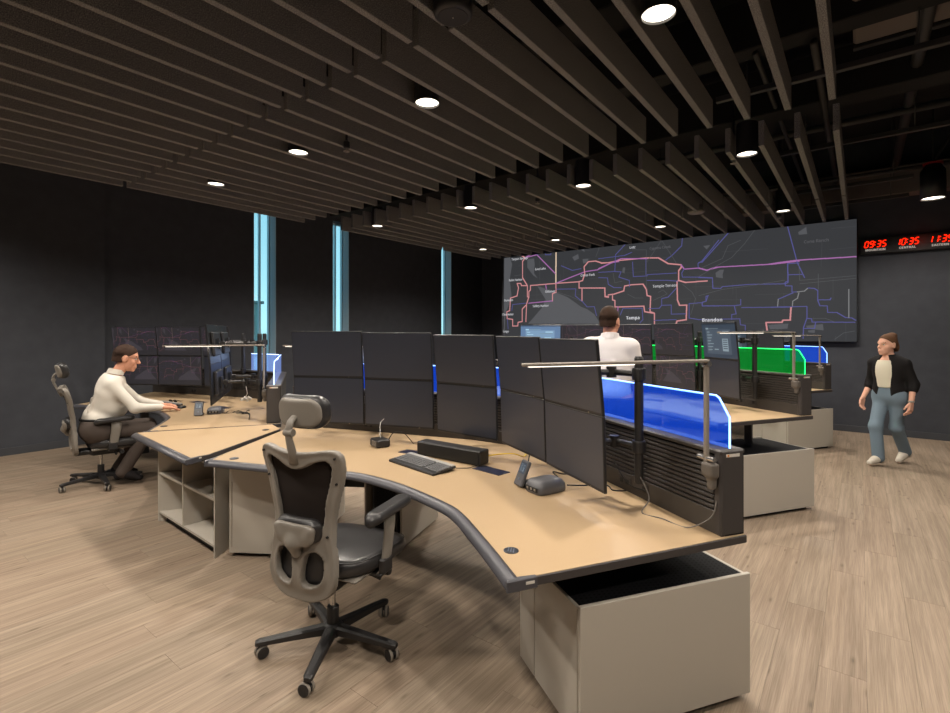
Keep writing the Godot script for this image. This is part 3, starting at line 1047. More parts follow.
func make_clock():
	var c := thing("clock_sign", "long black wall clock sign with red digits for three time zones", "clock", Vector3(9.995, 2.935, 0.72))
	var s := Shape.new()
	s.box(Vector3(-0.03, 0, 0), Vector3(0.06, 0.245, 1.44), 0.006)
	obj("case", s, M.black, c)
	var seg := {"0": "abcdef", "1": "bc", "3": "abcdg", "5": "acdfg", "9": "abcdfg"}
	var faces := [["0935", "MOUNTAIN", -0.540], ["1035", "CENTRAL", -0.163], ["1135", "EASTERN", 0.202]]
	for f in faces:
		var dw := 0.040
		var dh := 0.092
		for k in 4:
			var z0: float = f[2] - 0.130 + k * 0.064 + (0.022 if k > 1 else 0.0)
			var d := Shape.new()
			var ch: String = f[0][k]
			for sgm in seg[ch]:
				var a := Vector2.ZERO
				var b := Vector2.ZERO
				match sgm:
					"a":
						a = Vector2(0, 1)
						b = Vector2(1, 1)
					"b":
						a = Vector2(1, 1)
						b = Vector2(1, 0.5)
					"c":
						a = Vector2(1, 0.5)
						b = Vector2(1, 0)
					"d":
						a = Vector2(0, 0)
						b = Vector2(1, 0)
					"e":
						a = Vector2(0, 0.5)
						b = Vector2(0, 0)
					"f":
						a = Vector2(0, 1)
						b = Vector2(0, 0.5)
					"g":
						a = Vector2(0, 0.5)
						b = Vector2(1, 0.5)
				var P := func(q: Vector2) -> Vector3:
					return Vector3(-0.062, q.y * dh + 0.0 - 0.018, z0 + q.x * dw + q.y * 0.018)
				var pa: Vector3 = P.call(a.lerp(b, 0.12))
				var pb: Vector3 = P.call(a.lerp(b, 0.88))
				d.tube([pa, pb], 0.0066, 4, false)
			obj("digit", d, M.clock_red, c)
		var co := Shape.new()
		for k in 2:
			co.box(Vector3(-0.062, 0.015 + k * 0.042, f[2] + 0.000 + k * 0.007), Vector3(0.006, 0.013, 0.013), 0.001)
		obj("colon", co, M.clock_red, c)
		var m := TextMesh.new()
		var fo := SystemFont.new()
		fo.font_names = PackedStringArray(["Droid Sans"])
		fo.font_weight = 700
		m.font = fo
		m.text = f[1]
		m.font_size = 32
		m.pixel_size = 0.0014
		m.depth = 0.002
		m.curve_step = 4.0
		var o := MeshInstance3D.new()
		o.mesh = m
		o.material_override = M.clock_text
		o.name = part_name(c, "zone_name")
		o.transform = Transform3D(Basis(Vector3.UP, -PI / 2), Vector3(-0.0615, -0.062, f[2] + 0.005))
		c.add_child(o, true)
	var li := OmniLight3D.new()
	li.name = "digits_glow"
	li.light_color = Color(1.0, 0.2, 0.05)
	li.light_energy = 0.012
	li.light_size = 0.1
	li.omni_range = 6.0
	li.omni_attenuation = 2.0
	li.shadow_enabled = true
	li.position = Vector3(-0.14, 0.02, 0)
	c.add_child(li)

func make_consoles():
	var A := Vector3(2.0, 0, -2.18)
	var B := Vector3(2.24, 0, -6.15)
	var C := Vector3(4.97, 0, -2.13)
	var D := Vector3(8.0, 0, -2.10)
	var na := "the nearest console"
	var nb := "the seated man's console"
	var nc := "the standing man's console"
	var nd := "the farthest console"
	var off := [M.screen_off, "blank dark grey monitor"]
	var map0 := [M.small_map_0, "monitor with a dark route map"]
	var map1 := [M.small_map_1, "monitor with a dark route map"]
	var map2 := [M.small_map_2, "monitor with a mirrored dark route map"]
	var st0 := [M.status_screen_0, "monitor with a pale blue status page"]
	var st1 := [M.status_screen_1, "monitor with a slate blue status page"]
	# nearest console
	worktop(A, TOP_Y, na)
	slat_wall(A, TOP_Y, na)
	glass_screen(A, TOP_Y, na, "blue", [0, 1, 2])
	task_light(A, TOP_Y, na, 0)
	task_light(A, TOP_Y, na, 1, 0.78)
	pedestal(A, 1.0, na, "aisle")
	pedestal(A, -1.0, na, "window", 0.672)
	knee_cabinet(A, na)
	screens(A, 0.838, [[0.513, -1.276, 27.0, 0.615, 0.380, 1], [0.751, -0.701, 18.8, 0.600, 0.374, 2], [0.822, -0.077, -2.1, 0.568, 0.366, 3], [0.650, 0.512, -29.3, 0.570, 0.362, 4], [0.341, 1.014, -32.9, 0.574, 0.358, 5]], na, [[off, off], [off, off], [off, off], [off, off], [off, off]])
	# seated man's console
	worktop(B, TOP_Y, nb)
	slat_wall(B, TOP_Y, nb)
	glass_screen(B, TOP_Y, nb, "pale blue", [0, 1])
	task_light(B, TOP_Y, nb, 0, 0.15)
	pedestal(B, 1.0, nb, "aisle")
	screens(B, 0.895, [[0.25, -1.42, 29.0, 0.655, 0.385, 1], [0.56, -0.86, 27.0, 0.655, 0.385, 2], [0.74, -0.21, 3.0, 0.63, 0.385, 3], [0.51, 0.47, -33.0, 0.655, 0.385, 4], [0.14, 1.04, -33.0, 0.655, 0.385, 5]], nb, [[map2, map0], [map2, map0], [off, map1], [off, off], [off, off]])
	# standing man's console, raised
	var cy := TOP_Y + 0.124
	worktop(C, cy, nc)
	slat_wall(C, cy, nc)
	glass_screen(C, cy, nc, "green", [0, 1])
	task_light(C, cy, nc, 0)
	pedestal(C, 1.0, nc, "aisle")
	knee_cabinet(C, nc)
	screens(C, 0.958, [[0.66, -1.15, 35.0, 0.52, 0.365, 1], [0.93, -0.68, 15.0, 0.545, 0.365, 2], [0.98, -0.08, -3.0, 0.555, 0.365, 3], [0.80, 0.50, -29.0, 0.57, 0.365, 4], [0.38, 1.06, -46.0, 0.56, 0.365, 5]], nc, [[off, st0], [map0, map0], [map1, map0], [map0, map1], [off, st1]])
	# farthest console
	var dy := TOP_Y + 0.085
	worktop(D, dy, nd)
	slat_wall(D, dy, nd)
	glass_screen(D, dy, nd, "blue", [0])
	task_light(D, dy, nd, 0)
	pedestal(D, 1.0, nd, "aisle")
	screens(D, 0.93, [[0.66, 0.50, -29.0, 0.60, 0.345, 4], [0.33, 1.02, -33.0, 0.60, 0.345, 5]], nd, [[off, st1], [off, off]])
	# wedge top and open shelf between the two window-side consoles
	var w := thing("wedge_top", "tan wedge worktop with dark front edge between the two consoles", "worktop", Vector3(1.9, 0, -4.1))
	var O := Vector2(1.9, -4.1)
	var poly := offset_poly(PackedVector2Array([Vector2(1.615, -4.925), Vector2(1.515, -3.635), Vector2(1.65, -3.648), Vector2(2.47, -4.105), Vector2(2.545, -4.365)]), -O)
	var s := Shape.new()
	s.prism(poly, TOP_Y - 0.036, TOP_Y - 0.0025, 0.003)
	obj("edge_band", s, M.desk_edge, w)
	s = Shape.new()
	s.prism(Shape.inset(poly, 0.004), TOP_Y - 0.0026, TOP_Y, 0.0008)
	obj("laminate", s, M.laminate, w)
	s = Shape.new()
	var rings := []
	for k in 2:
		var c: Vector2 = Vector2(1.615, -4.925) - O if k == 0 else Vector2(1.515, -3.635) - O
		var ring := []
		for q in [[0.002, 0.0005], [-0.012, -0.003], [-0.026, -0.010], [-0.038, -0.022], [-0.041, -0.031], [-0.036, -0.039], [-0.026, -0.042], [0.002, -0.038]]:
			ring.append(Vector3(c.x + q[0], TOP_Y + q[1], c.y))
		rings.append(ring)
	s.loft(rings)
	obj("front_edge", s, M.desk_roll, w)
	s = Shape.new()
	s.box(Vector3(1.555 - O.x, TOP_Y - 0.022, -3.640 - O.y), Vector3(0.17, 0.044, 0.016), 0.006, Basis(Vector3.UP, 0.31))
	obj("edge_cap", s, M.desk_roll, w)
	s = Shape.new()
	s.box(Vector3(1.59 - O.x, TOP_Y - 0.014, -3.642 - O.y), Vector3(0.034, 0.010, 0.001), 0.0, Basis(Vector3.UP, 0.31))
	obj("name_plate", s, M.label_white, w)
	for gp in [Vector2(2.36, -4.16)]:
		var gr := Shape.new()
		gr.lathe([[0.0, 0.0], [0.030, 0.0], [0.030, 0.003], [0.0, 0.0045]], Transform3D(Basis.IDENTITY, Vector3(gp.x - O.x, TOP_Y - 0.0005, gp.y - O.y)), 20, false)
		obj("grommet", gr, M.grommet, w)
	shelf_cabinet()

func shelf_cabinet():
	var a := Vector2(1.693, -4.674)
	var b := Vector2(1.652, -3.575)
	var da := Vector2(0.84, 0.54) * 0.43
	var db := Vector2(0.84, -0.54) * 0.43
	var mid := (a + b + a + da + b + db) / 4.0
	var t := thing("open_shelf_cabinet", "warm grey open shelf cabinet with four empty bays under the wedge worktop", "cabinet", Vector3(mid.x, 0, mid.y))
	var L := func(p: Vector2) -> Vector2:
		return p - mid
	var H := 0.655
	var th := 0.018
	var q := (b - a).normalized() * th
	var strip := func(p: Vector2, e: Vector2, y0: float, y1: float, called: String):
		var s := Shape.new()
		s.prism(PackedVector2Array([L.call(p), L.call(p + e), L.call(p + e + q), L.call(p + q)]), y0, y1, 0.0015)
		obj(called, s, M.cabinet, t)
	strip.call(a, da, 0.0, H, "side_panel")
	strip.call(b - q, db, 0.0, H, "side_panel")
	strip.call(a.lerp(b, 0.47), (da + db) * 0.5, 0.085, H - 0.02, "divider")
	for y in [0.07, 0.395, H - 0.018]:
		var s := Shape.new()
		var ins := Vector2(0.004, 0)
		s.prism(PackedVector2Array([L.call(a + q + ins), L.call(b - q + ins), L.call(b + db * 0.98 - q), L.call(a + da * 0.98 + q)]), y, y + th, 0.001)
		obj("shelf", s, M.cabinet, t)
	var bk := Shape.new()
	bk.prism(PackedVector2Array([L.call(a + da * 0.96 + q), L.call(b + db * 0.96 - q), L.call(b + db - q), L.call(a + da + q)]), 0.06, H, 0.001)
	obj("back_panel", bk, M.cabinet, t)
	var pl := Shape.new()
	pl.prism(PackedVector2Array([L.call(a + q + Vector2(0.05, 0)), L.call(b - q * 4.0 + Vector2(0.05, 0)), L.call(b - q * 4.0 + Vector2(0.07, 0)), L.call(a + q + Vector2(0.07, 0))]), 0.001, 0.07, 0.0)
	obj("plinth", pl, M.black, t)

func make_people_and_chairs():
	var ch := make_chair("task_chair", "empty grey task chair with mesh back and headrest at the nearest console", Vector3(1.557, 0, -2.109), deg_to_rad(13.0))
	var ch2 := copy_of(ch, "task_chair", "grey task chair with headrest that the seated man sits in", Vector3(1.745, 0, -6.30), deg_to_rad(-12.0))
	# its back leans further
	var pivot := Vector3(-0.17, 0.40, 0)
	var lean := Transform3D(Basis(Vector3(0, 0, 1), deg_to_rad(7.0)), Vector3.ZERO)
	for p in ch2.get_children():
		if str(p.name).begins_with("back_") or str(p.name).begins_with("lower_back") or str(p.name).begins_with("lumbar") or str(p.name).begins_with("screw") or str(p.name).begins_with("headrest"):
			p.transform = Transform3D(Basis.IDENTITY, pivot) * lean * Transform3D(Basis.IDENTITY, -pivot) * p.transform
	# seated man, in profile, typing
	var c := Vector3(1.76, 0, -6.27)
	var turn := Basis(Vector3.UP, deg_to_rad(-17.0))
	var J := {"pelvis": c + Vector3(-0.05, 0.60, 0.0), "neck": c + Vector3(0.10, 1.145, 0.01), "head": c + Vector3(0.195, 1.305, 0.02),
		"sh_l": c + Vector3(0.09, 1.06, -0.185), "sh_r": c + Vector3(0.07, 1.055, 0.195), "el_l": c + Vector3(0.30, 0.82, -0.25), "el_r": c + Vector3(0.27, 0.80, 0.25), "wr_l": c + Vector3(0.52, 0.772, -0.14), "wr_r": c + Vector3(0.51, 0.775, 0.13),
		"hip_l": c + Vector3(-0.03, 0.575, -0.09), "hip_r": c + Vector3(-0.03, 0.575, 0.09), "kn_l": c + Vector3(0.40, 0.56, -0.15), "kn_r": c + Vector3(0.40, 0.56, 0.16), "an_l": c + Vector3(0.13, 0.13, -0.13), "an_r": c + Vector3(0.16, 0.13, 0.14), "toe_l": c + Vector3(0.27, 0.055, -0.15), "toe_r": c + Vector3(0.30, 0.055, 0.17)}
	for n in J:
		J[n] = c + turn * (J[n] - c)
	var F := turn * Vector3(1.0, -0.05, 0.04)
	person("man in a white shirt seated at his console, typing, with rimless glasses", J, {"at": c, "face": turn * Vector3(1.0, -0.20, 0.0), "head_up": Vector3(0.05, 1, 0), "chest": F, "hip": turn * Vector3(1, 0, 0.0), "head_size": 1.10, "bulk": 1.28, "belly": 0.05, "loose": 0.022, "skin": M.skin, "shirt": M.shirt_white, "sleeve": 0.98, "tuck": true, "hem": 0.0, "folds": 9, "trousers": M.trousers_grey, "waist": 0.09, "belt": M.black, "cuff": 0.062, "shoe": M.shoe_dark, "hair": M.hair_dark, "hairline": Vector3(0.64, 0.77, 0.044), "glasses": true,
		"hand_l": [turn * Vector3(1.0, -0.12, 0.2), Vector3.UP, 1.0, 0.35], "hand_r": [turn * Vector3(1.0, -0.12, -0.05), Vector3.UP, -1.0, 0.35]})
	# standing man, seen from behind
	c = Vector3(4.0, 0, -1.66)
	var f := Vector3(0.924, 0, -0.383)
	var r := Vector3(0.383, 0, 0.924)
	var K := func(fw: float, y: float, rt: float) -> Vector3:
		return Vector3(4.0, 0, -1.66) + Vector3(0.924, 0, -0.383) * fw + Vector3(0.383, 0, 0.924) * rt + Vector3(0, y, 0)
	J = {"pelvis": K.call(0.0, 1.00, 0.0), "neck": K.call(0.01, 1.52, 0.0), "head": K.call(0.035, 1.672, 0.0),
		"sh_l": K.call(0.0, 1.475, -0.185), "sh_r": K.call(0.0, 1.465, 0.18), "el_l": K.call(0.06, 1.17, -0.235), "el_r": K.call(0.03, 1.16, 0.225), "wr_l": K.call(0.26, 1.04, -0.20), "wr_r": K.call(0.16, 0.96, 0.215),
		"hip_l": K.call(0.0, 0.95, -0.09), "hip_r": K.call(0.0, 0.95, 0.09), "kn_l": K.call(0.02, 0.52, -0.10), "kn_r": K.call(0.02, 0.52, 0.10), "an_l": K.call(-0.02, 0.09, -0.11), "an_r": K.call(-0.02, 0.09, 0.11), "toe_l": K.call(0.14, 0.035, -0.13), "toe_r": K.call(0.14, 0.035, 0.13)}
	person("man in a white polo shirt standing with his back to the camera", J, {"at": c, "face": (f + r * 0.42).normalized(), "chest": f, "hip": f, "bulk": 1.10, "neckline": 0.045, "loose": 0.012, "skin": M.skin, "shirt": M.polo_white, "shirt_name": "polo_shirt", "sleeve": 0.40, "hem": 0.06, "folds": 8, "trousers": M.trousers_dark, "waist": 0.05, "shoe": M.shoe_dark, "hair": M.hair_brown, "hairline": Vector3(0.64, 0.77, 0.044),
		"hand_l": [f * 0.7 + Vector3(0, -0.7, 0), f * 0.5 + Vector3(0, 0.5, 0) - r * 0.4, 1.0, 0.5], "hand_r": [f * 0.5 + Vector3(0, -0.85, 0), r, 1.0, 0.5]})
	# walking woman
	c = Vector3(7.80, 0, 0.28)
	f = Vector3(-0.86, 0, -0.51)
	r = Vector3(0.51, 0, -0.86)
	K = func(fw: float, y: float, rt: float) -> Vector3:
		return Vector3(7.80, 0, 0.28) + Vector3(-0.86, 0, -0.51) * fw + Vector3(0.51, 0, -0.86) * rt + Vector3(0, y, 0)
	J = {"pelvis": K.call(0.0, 0.85, 0.0), "neck": K.call(0.02, 1.295, 0.0), "head": K.call(0.05, 1.432, 0.0),
		"sh_l": K.call(0.01, 1.215, -0.16), "sh_r": K.call(0.01, 1.215, 0.16), "el_l": K.call(-0.05, 0.98, -0.215), "el_r": K.call(-0.03, 0.98, 0.215), "wr_l": K.call(0.05, 0.77, -0.245), "wr_r": K.call(0.10, 0.78, 0.235),
		"hip_l": K.call(0.0, 0.80, -0.085), "hip_r": K.call(0.0, 0.80, 0.085), "kn_l": K.call(-0.02, 0.45, -0.06), "kn_r": K.call(0.16, 0.46, 0.06), "an_l": K.call(-0.27, 0.135, -0.02), "an_r": K.call(0.17, 0.09, 0.025), "toe_l": K.call(-0.14, 0.04, -0.02), "toe_r": K.call(0.315, 0.045, 0.03)}
	var wm := person("woman in a black jacket, cream top and blue jeans walking in the aisle", J, {"at": c, "face": (f + r * 0.28).normalized(), "chest": f, "hip": f, "bulk": 0.90, "belly": 0.02, "loose": 0.0, "collar": false, "skin": M.skin_fair, "shirt": M.top_cream, "shirt_name": "top", "sleeve": 0.0, "hem": -0.08, "neckline": -0.035, "trousers": M.jeans, "waist": 0.13, "cuff": 0.062, "shoe": M.shoe_pale, "hair": M.hair_tied, "hairline": Vector3(0.66, 0.75, 0.032), "long_hair": true,
		"hand_l": [Vector3(0, -1, 0) + f * 0.25, -r, 1.0, 0.7], "hand_r": [Vector3(0, -1, 0) + f * 0.35, r, -1.0, 0.7]})
	jacket(wm, J, c, f, r)

func jacket(o: Node3D, J: Dictionary, at: Vector3, f: Vector3, r: Vector3):
	var g := func(n: String) -> Vector3:
		return J[n] - at
	var b := dir_basis(f)
	var pel: Vector3 = g.call("pelvis")
	var neck: Vector3 = g.call("neck")
	for s in [-1.0, 1.0]:
		var e := "r" if s > 0 else "l"
		var pr := [ell(pel.lerp(neck, 0.66), Vector3(0.130, 0.21, 0.168), b), ell(pel.lerp(neck, 0.36), Vector3(0.130, 0.20, 0.152), b), ell(pel.lerp(neck, 0.10), Vector3(0.136, 0.16, 0.168), b), cap(g.call("sh_" + e).lerp(neck, 0.3), g.call("sh_" + e), 0.068, 0.062),
			cap(g.call("sh_" + e), g.call("el_" + e), 0.062, 0.054), cap(g.call("el_" + e), g.call("el_" + e).lerp(g.call("wr_" + e), 0.25), 0.058, 0.054)]
		# each half ends at the open front, slanting away from the neck
		var rn: Vector3 = (f * 0.80 - r * s * 0.60).normalized()
		var at_f: Vector3 = neck + f * 0.080 + r * s * 0.055
		var half: Vector3 = -r * s
		obj("jacket_half", sdf_mesh(pr, 0.011, 0.03, [[half, half.dot(pel) + 0.004], [rn, rn.dot(at_f)], [Vector3.DOWN, -(pel.y - 0.10)], [Vector3.UP, neck.y + 0.03]]), M.jacket, o)
	var w := Shape.new()
	var wr: Vector3 = g.call("wr_l")
	w.lathe([[0.026, -0.008], [0.031, -0.008], [0.031, 0.008], [0.026, 0.008]], Transform3D(Basis.IDENTITY, wr + Vector3(0, 0.02, 0)), 16, false)
	obj("wristwatch", w, M.silver, o)

func make_desk_things():
	var y := TOP_Y
	var Y := func(p: Vector2) -> Vector3:
		return Vector3(p.x, TOP_Y, p.y)
	# keyboard
	var k := thing("keyboard", "black computer keyboard with a silver top strip on the nearest worktop", "keyboard", Vector3(2.335, y, -2.24), -0.16)
	var s := Shape.new()
	var tilt := Basis(Vector3(0, 0, 1), 0.09)
	s.box(Vector3(0, 0.014, 0), Vector3(0.185, 0.018, 0.475), 0.004, tilt)
	obj("case", s, M.key_black, k)
	s = Shape.new()
	s.box(tilt * Vector3(0.074, 0.025, 0), Vector3(0.032, 0.006, 0.465), 0.002, tilt)
	obj("top_strip", s, M.silver, k)
	var proto: ArrayMesh
	for r in 6:
		var z := -0.222
		var n := 0
		while z < 0.222:
			var wd := 0.019
			if r == 5 and n == 3:
				wd = 0.11
			elif n == 0 and r > 0:
				wd = 0.026
			if not (n > 0 and absf(z - 0.085) < 0.009):
				var ks := Shape.new()
				ks.box(tilt * Vector3(0.050 - r * 0.0215 - (0.004 if r == 0 else 0.0) + 0.005, 0.0255, z + wd * 0.5), Vector3(0.0165, 0.008, wd - 0.0028), 0.002, tilt)
				obj("key", ks, M.key_grey, k)
			z += wd
			n += 1
	# sound bar
	var b := thing("sound_bar", "long black speaker bar standing behind the keyboard", "speaker", Vector3(2.59, y, -2.20), 0.03)
	s = Shape.new()
	s.box(Vector3(0, 0.050, 0), Vector3(0.105, 0.092, 0.545), 0.006)
	obj("cabinet", s, M.black_plastic, b)
	s = Shape.new()
	s.box(Vector3(-0.0535, 0.050, 0), Vector3(0.004, 0.080, 0.525), 0.001)
	obj("grille", s, M.black, b)
	s = Shape.new()
	for z in [-0.22, 0.22]:
		s.box(Vector3(0, 0.002, z), Vector3(0.09, 0.004, 0.04), 0.001)
	obj("feet", s, M.black, b)
	# small radio unit
	var ra := thing("radio_unit", "small black radio speaker box with two cables before the second monitor column", "radio", Vector3(2.545, y, -2.87), -0.3)
	s = Shape.new()
	s.box(Vector3(0, 0.032, 0), Vector3(0.11, 0.058, 0.135), 0.01)
	obj("case", s, M.black_plastic, ra)
	for i in 4:
		s = Shape.new()
		s.box(Vector3(-0.0555, 0.018 + i * 0.010, 0.015), Vector3(0.003, 0.005, 0.075), 0.001)
		obj("louvre", s, M.lamp_grey, ra)
	s = Shape.new()
	for z in [-0.045, 0.045]:
		s.lathe([[0.0, 0.0], [0.009, 0.0], [0.009, 0.004], [0.0, 0.004]], Transform3D(Basis.IDENTITY, Vector3(-0.03, 0.0, z)), 10, false)
	obj("feet", s, M.black, ra)
	# handset terminal and call box
	phone(Vector3(2.365, y, -1.50), -0.50, "grey handheld terminal leaning in its stand on the nearest worktop")
	callbox(Vector3(2.385, y, -1.355), -0.35, "dark grey call box with rounded top beside the handheld terminal")
	phone(Vector3(2.335, y, -5.41), 0.95, "grey handheld terminal leaning under the back of the seated man's monitors")
	callbox(Vector3(2.53, y, -5.46), 0.9, "grey call box behind the seated man's monitors")
	# mouse and keyboard of the seated man
	var m := thing("mouse", "black mouse under the seated man's hand", "mouse", Vector3(2.46, y, -6.12))
	s = Shape.new()
	s.ellipsoid(Vector3(0, 0.012, 0), Vector3(0.05, 0.018, 0.03))
	obj("shell", s, M.black_plastic, m)
	s = Shape.new()
	s.lathe([[0.0, -0.004], [0.009, -0.004], [0.009, 0.004], [0.0, 0.004]], Transform3D(Basis(Vector3.RIGHT, PI / 2), Vector3(0.028, 0.022, 0)), 10, false)
	obj("wheel", s, M.lamp_grey, m)
	copy_of(k, "keyboard", "black computer keyboard in front of the seated man", Vector3(2.42, y, -6.50), 0.1)
	# folded dark glasses on the far worktop
	var dg := thing("sunglasses", "dark folded glasses lying on the seated man's worktop", "glasses", Vector3(2.60, y, -6.72), 0.4)
	s = Shape.new()
	for z in [-0.035, 0.035]:
		s.ellipsoid(Vector3(0, 0.018, z), Vector3(0.006, 0.020, 0.030), Basis(Vector3(0, 0, 1), 0.35), 12, 7)
	obj("lenses", s, M.black, dg)
	s = Shape.new()
	s.tube([Vector3(0, 0.024, -0.012), Vector3(-0.003, 0.028, 0), Vector3(0, 0.024, 0.012)], 0.003, 6)
	s.tube([Vector3(0, 0.026, -0.066), Vector3(0.06, 0.006, -0.060), Vector3(0.12, 0.004, -0.03)], 0.003, 6)
	s.tube([Vector3(0, 0.026, 0.066), Vector3(0.06, 0.006, 0.060), Vector3(0.12, 0.004, 0.03)], 0.003, 6)
	obj("frame", s, M.black_plastic, dg)
	# cables
	var h := y + 0.004
	cable("power_cable", "thin grey cable drooping from the lamp clamp to the nearest worktop", [Vector3(2.30, 0.88, -0.48), Vector3(2.28, 0.80, -0.50), Vector3(2.30, h, -0.60), Vector3(2.34, h, -0.72), Vector3(2.36, h, -0.82), Vector3(2.40, 0.79, -0.80), Vector3(2.44, 0.88, -0.86)], 0.003, M.cord_grey)
	cable("power_cable", "black cable looping from the fifth monitor column's pole to the outlet", [Vector3(2.46, 0.93, -1.0), Vector3(2.44, 0.83, -0.92), Vector3(2.47, 0.80, -0.84)], 0.003, M.black)
	cable("network_cable", "yellow cable arching behind the long speaker bar", [Vector3(2.61, h + 0.04, -1.96), Vector3(2.70, h + 0.045, -1.92), Vector3(2.78, h + 0.05, -1.83), Vector3(2.86, h + 0.02, -1.80), Vector3(3.0, h, -1.86)], 0.004, M.yellow)
	cable("handset_cable", "black cable behind the call box on the nearest worktop", [Vector3(2.44, h + 0.02, -1.36), Vector3(2.56, h + 0.01, -1.36), Vector3(2.62, h + 0.03, -1.44), Vector3(2.72, h, -1.42), Vector3(2.80, h, -1.30)], 0.004, M.black)
	cable("handset_cable", "black cable looping on the worktop between the call box and the slatted wall", [Vector3(2.47, h + 0.02, -1.27), Vector3(2.56, h + 0.01, -1.20), Vector3(2.64, h, -1.22), Vector3(2.66, h, -1.12), Vector3(2.60, h, -1.06), Vector3(2.66, h, -1.0), Vector3(2.72, h + 0.03, -1.08)], 0.004, M.black)
	cable("handset_cable", "black cable rising from the handheld terminal to the monitors", [Vector3(2.39, h + 0.03, -1.51), Vector3(2.50, h + 0.02, -1.56), Vector3(2.60, h + 0.06, -1.60), Vector3(2.66, 0.86, -1.62)], 0.004, M.black)
	cable("keyboard_cable", "thin black cable from the keyboard to the cable door", [Vector3(2.42, h, -2.02), Vector3(2.47, h, -1.96), Vector3(2.53, h, -1.95), Vector3(2.56, h, -1.88)], 0.0025, M.black)
	cable("radio_cable", "thin pale cable from the radio box up to the second monitor column", [Vector3(2.56, h + 0.055, -2.88), Vector3(2.57, 0.82, -2.90), Vector3(2.62, 0.88, -2.95), Vector3(2.68, 0.90, -2.98)], 0.003, M.silver)
	cable("radio_cable", "thin dark cable hooping over the radio box", [Vector3(2.57, h + 0.055, -2.80), Vector3(2.60, 0.83, -2.78), Vector3(2.68, 0.82, -2.76), Vector3(2.75, h, -2.72)], 0.003, M.black)
	var rng := RandomNumberGenerator.new()
	rng.seed = 8
	var cw := ["nearest the call box", "under the aisle-side monitors", "toward the end post", "looping under the pole mounts", "along the slatted wall"]
	for i in 5:
		var p := Vector3(2.56 + 0.03 * i, h, -5.40 + 0.05 * i)
		var pts := [p]
		for q in 5:
			p += Vector3(rng.randf_range(-0.02, 0.10), 0, rng.randf_range(-0.05, 0.20))
			p.x = minf(p.x, 2.44 + (-4.6 - p.z) * 0.55)
			pts.append(Vector3(p.x, h + rng.randf() * 0.02, minf(p.z, -4.72)))
		cable("console_cable", "dark cable behind the seated man's monitors, " + cw[i], pts, 0.0035, M.black)
	# bundle of pale plugs hanging behind the seated man's monitors
	var pb := thing("plug_bundle", "bundle of pale power plugs hanging behind the seated man's monitors", "plugs", Vector3(2.86, 0.84, -5.48))
	for i in 4:
		s = Shape.new()
		s.box(Vector3(0.01 * i, -0.01 + 0.02 * (i % 2), 0.03 * i - 0.045), Vector3(0.05, 0.028, 0.024), 0.005, Basis(Vector3(0.3, 1, 0.2).normalized(), i * 0.9))
		obj("plug", s, M.label_white, pb)
	s = Shape.new()
	s.tube([Vector3(0, 0, 0), Vector3(0.02, 0.06, 0.02), Vector3(0.0, 0.14, 0.03)], 0.004, 6)
	obj("cord", s, M.label_white, pb)

func phone(p: Vector3, turn: float, label: String):
	var t := thing("handheld_terminal", label, "terminal", p, turn)
	var tb := Basis(Vector3(0, 0, 1), -0.42)
	var s := Shape.new()
	s.box(Vector3(0.01, 0.072, 0), Vector3(0.022, 0.145, 0.082), 0.006, tb)
	obj("body", s, M.device_grey, t)
	s = Shape.new()
	s.face(Vector3(0.01, 0.072, 0) + tb * Vector3(-0.0115, 0.028, 0), 0.060, 0.062, Vector3(0, 0, 1), tb * Vector3.UP)
	obj("screen", s, M.status_screen_1, t)
	s = Shape.new()
	s.lathe([[0.0, -0.002], [0.008, -0.002], [0.008, 0.002], [0.0, 0.002]], Transform3D(tb * Basis(Vector3.FORWARD, PI / 2), Vector3(0.01, 0.072, 0) + tb * Vector3(-0.0115, -0.035, 0)), 12, false)
	obj("button", s, M.steel_blue, t)
	s = Shape.new()
	s.box(Vector3(0.035, 0.012, 0), Vector3(0.09, 0.024, 0.075), 0.006)
	obj("stand", s, M.black_plastic, t)

func callbox(p: Vector3, turn: float, label: String):
	var t := thing("call_box", label, "call box", p, turn)
	var s := Shape.new()
	var rings := []
	for l in [[0.0, 0.096, 0.068], [0.008, 0.102, 0.074], [0.042, 0.098, 0.072], [0.062, 0.082, 0.062], [0.068, 0.060, 0.046], [0.069, 0.01, 0.01]]:
		var ring := []
		for k in 28:
			var a := TAU * k / 28.0
			ring.append(Vector3(signf(cos(a)) * pow(absf(cos(a)), 0.45) * l[1], l[0], signf(sin(a)) * pow(absf(sin(a)), 0.45) * l[2]))
		rings.append(ring)
	s.loft(rings)
	obj("case", s, M.device_grey, t)
	s = Shape.new()
	s.box(Vector3(-0.099, 0.026, 0), Vector3(0.006, 0.026, 0.10), 0.002)
	obj("front_panel", s, M.black, t)
	for i in 3:
		s = Shape.new()
		s.box(Vector3(-0.1025, 0.026, -0.03 + i * 0.03), Vector3(0.003, 0.012, 0.014), 0.001)
		obj("button", s, M.lamp_grey, t)
# ---------------------------------------------------------------- consoles (plan in metres round each console's own centre, operator on the -x side)

const P0 := Vector2(0.286, 1.719)      # near end of the slat wall, operator's face
const P1 := Vector2(1.19, 0.34)
const P2 := Vector2(1.15, -0.30)
const P3 := Vector2(0.64, -2.0)
const WALL_T := 0.122
const TOP_Y := 0.724

func v3(p: Vector2, y: float) -> Vector3:
	return Vector3(p.x, y, p.y)

func wing(i: int) -> Array:
	var a: Vector2 = [P0, P1, P2][i]
	var b: Vector2 = [P1, P2, P3][i]
	var d := (b - a).normalized()
	return [a, b, d, Vector2(-d.y, d.x)]       # the last points away from the operator

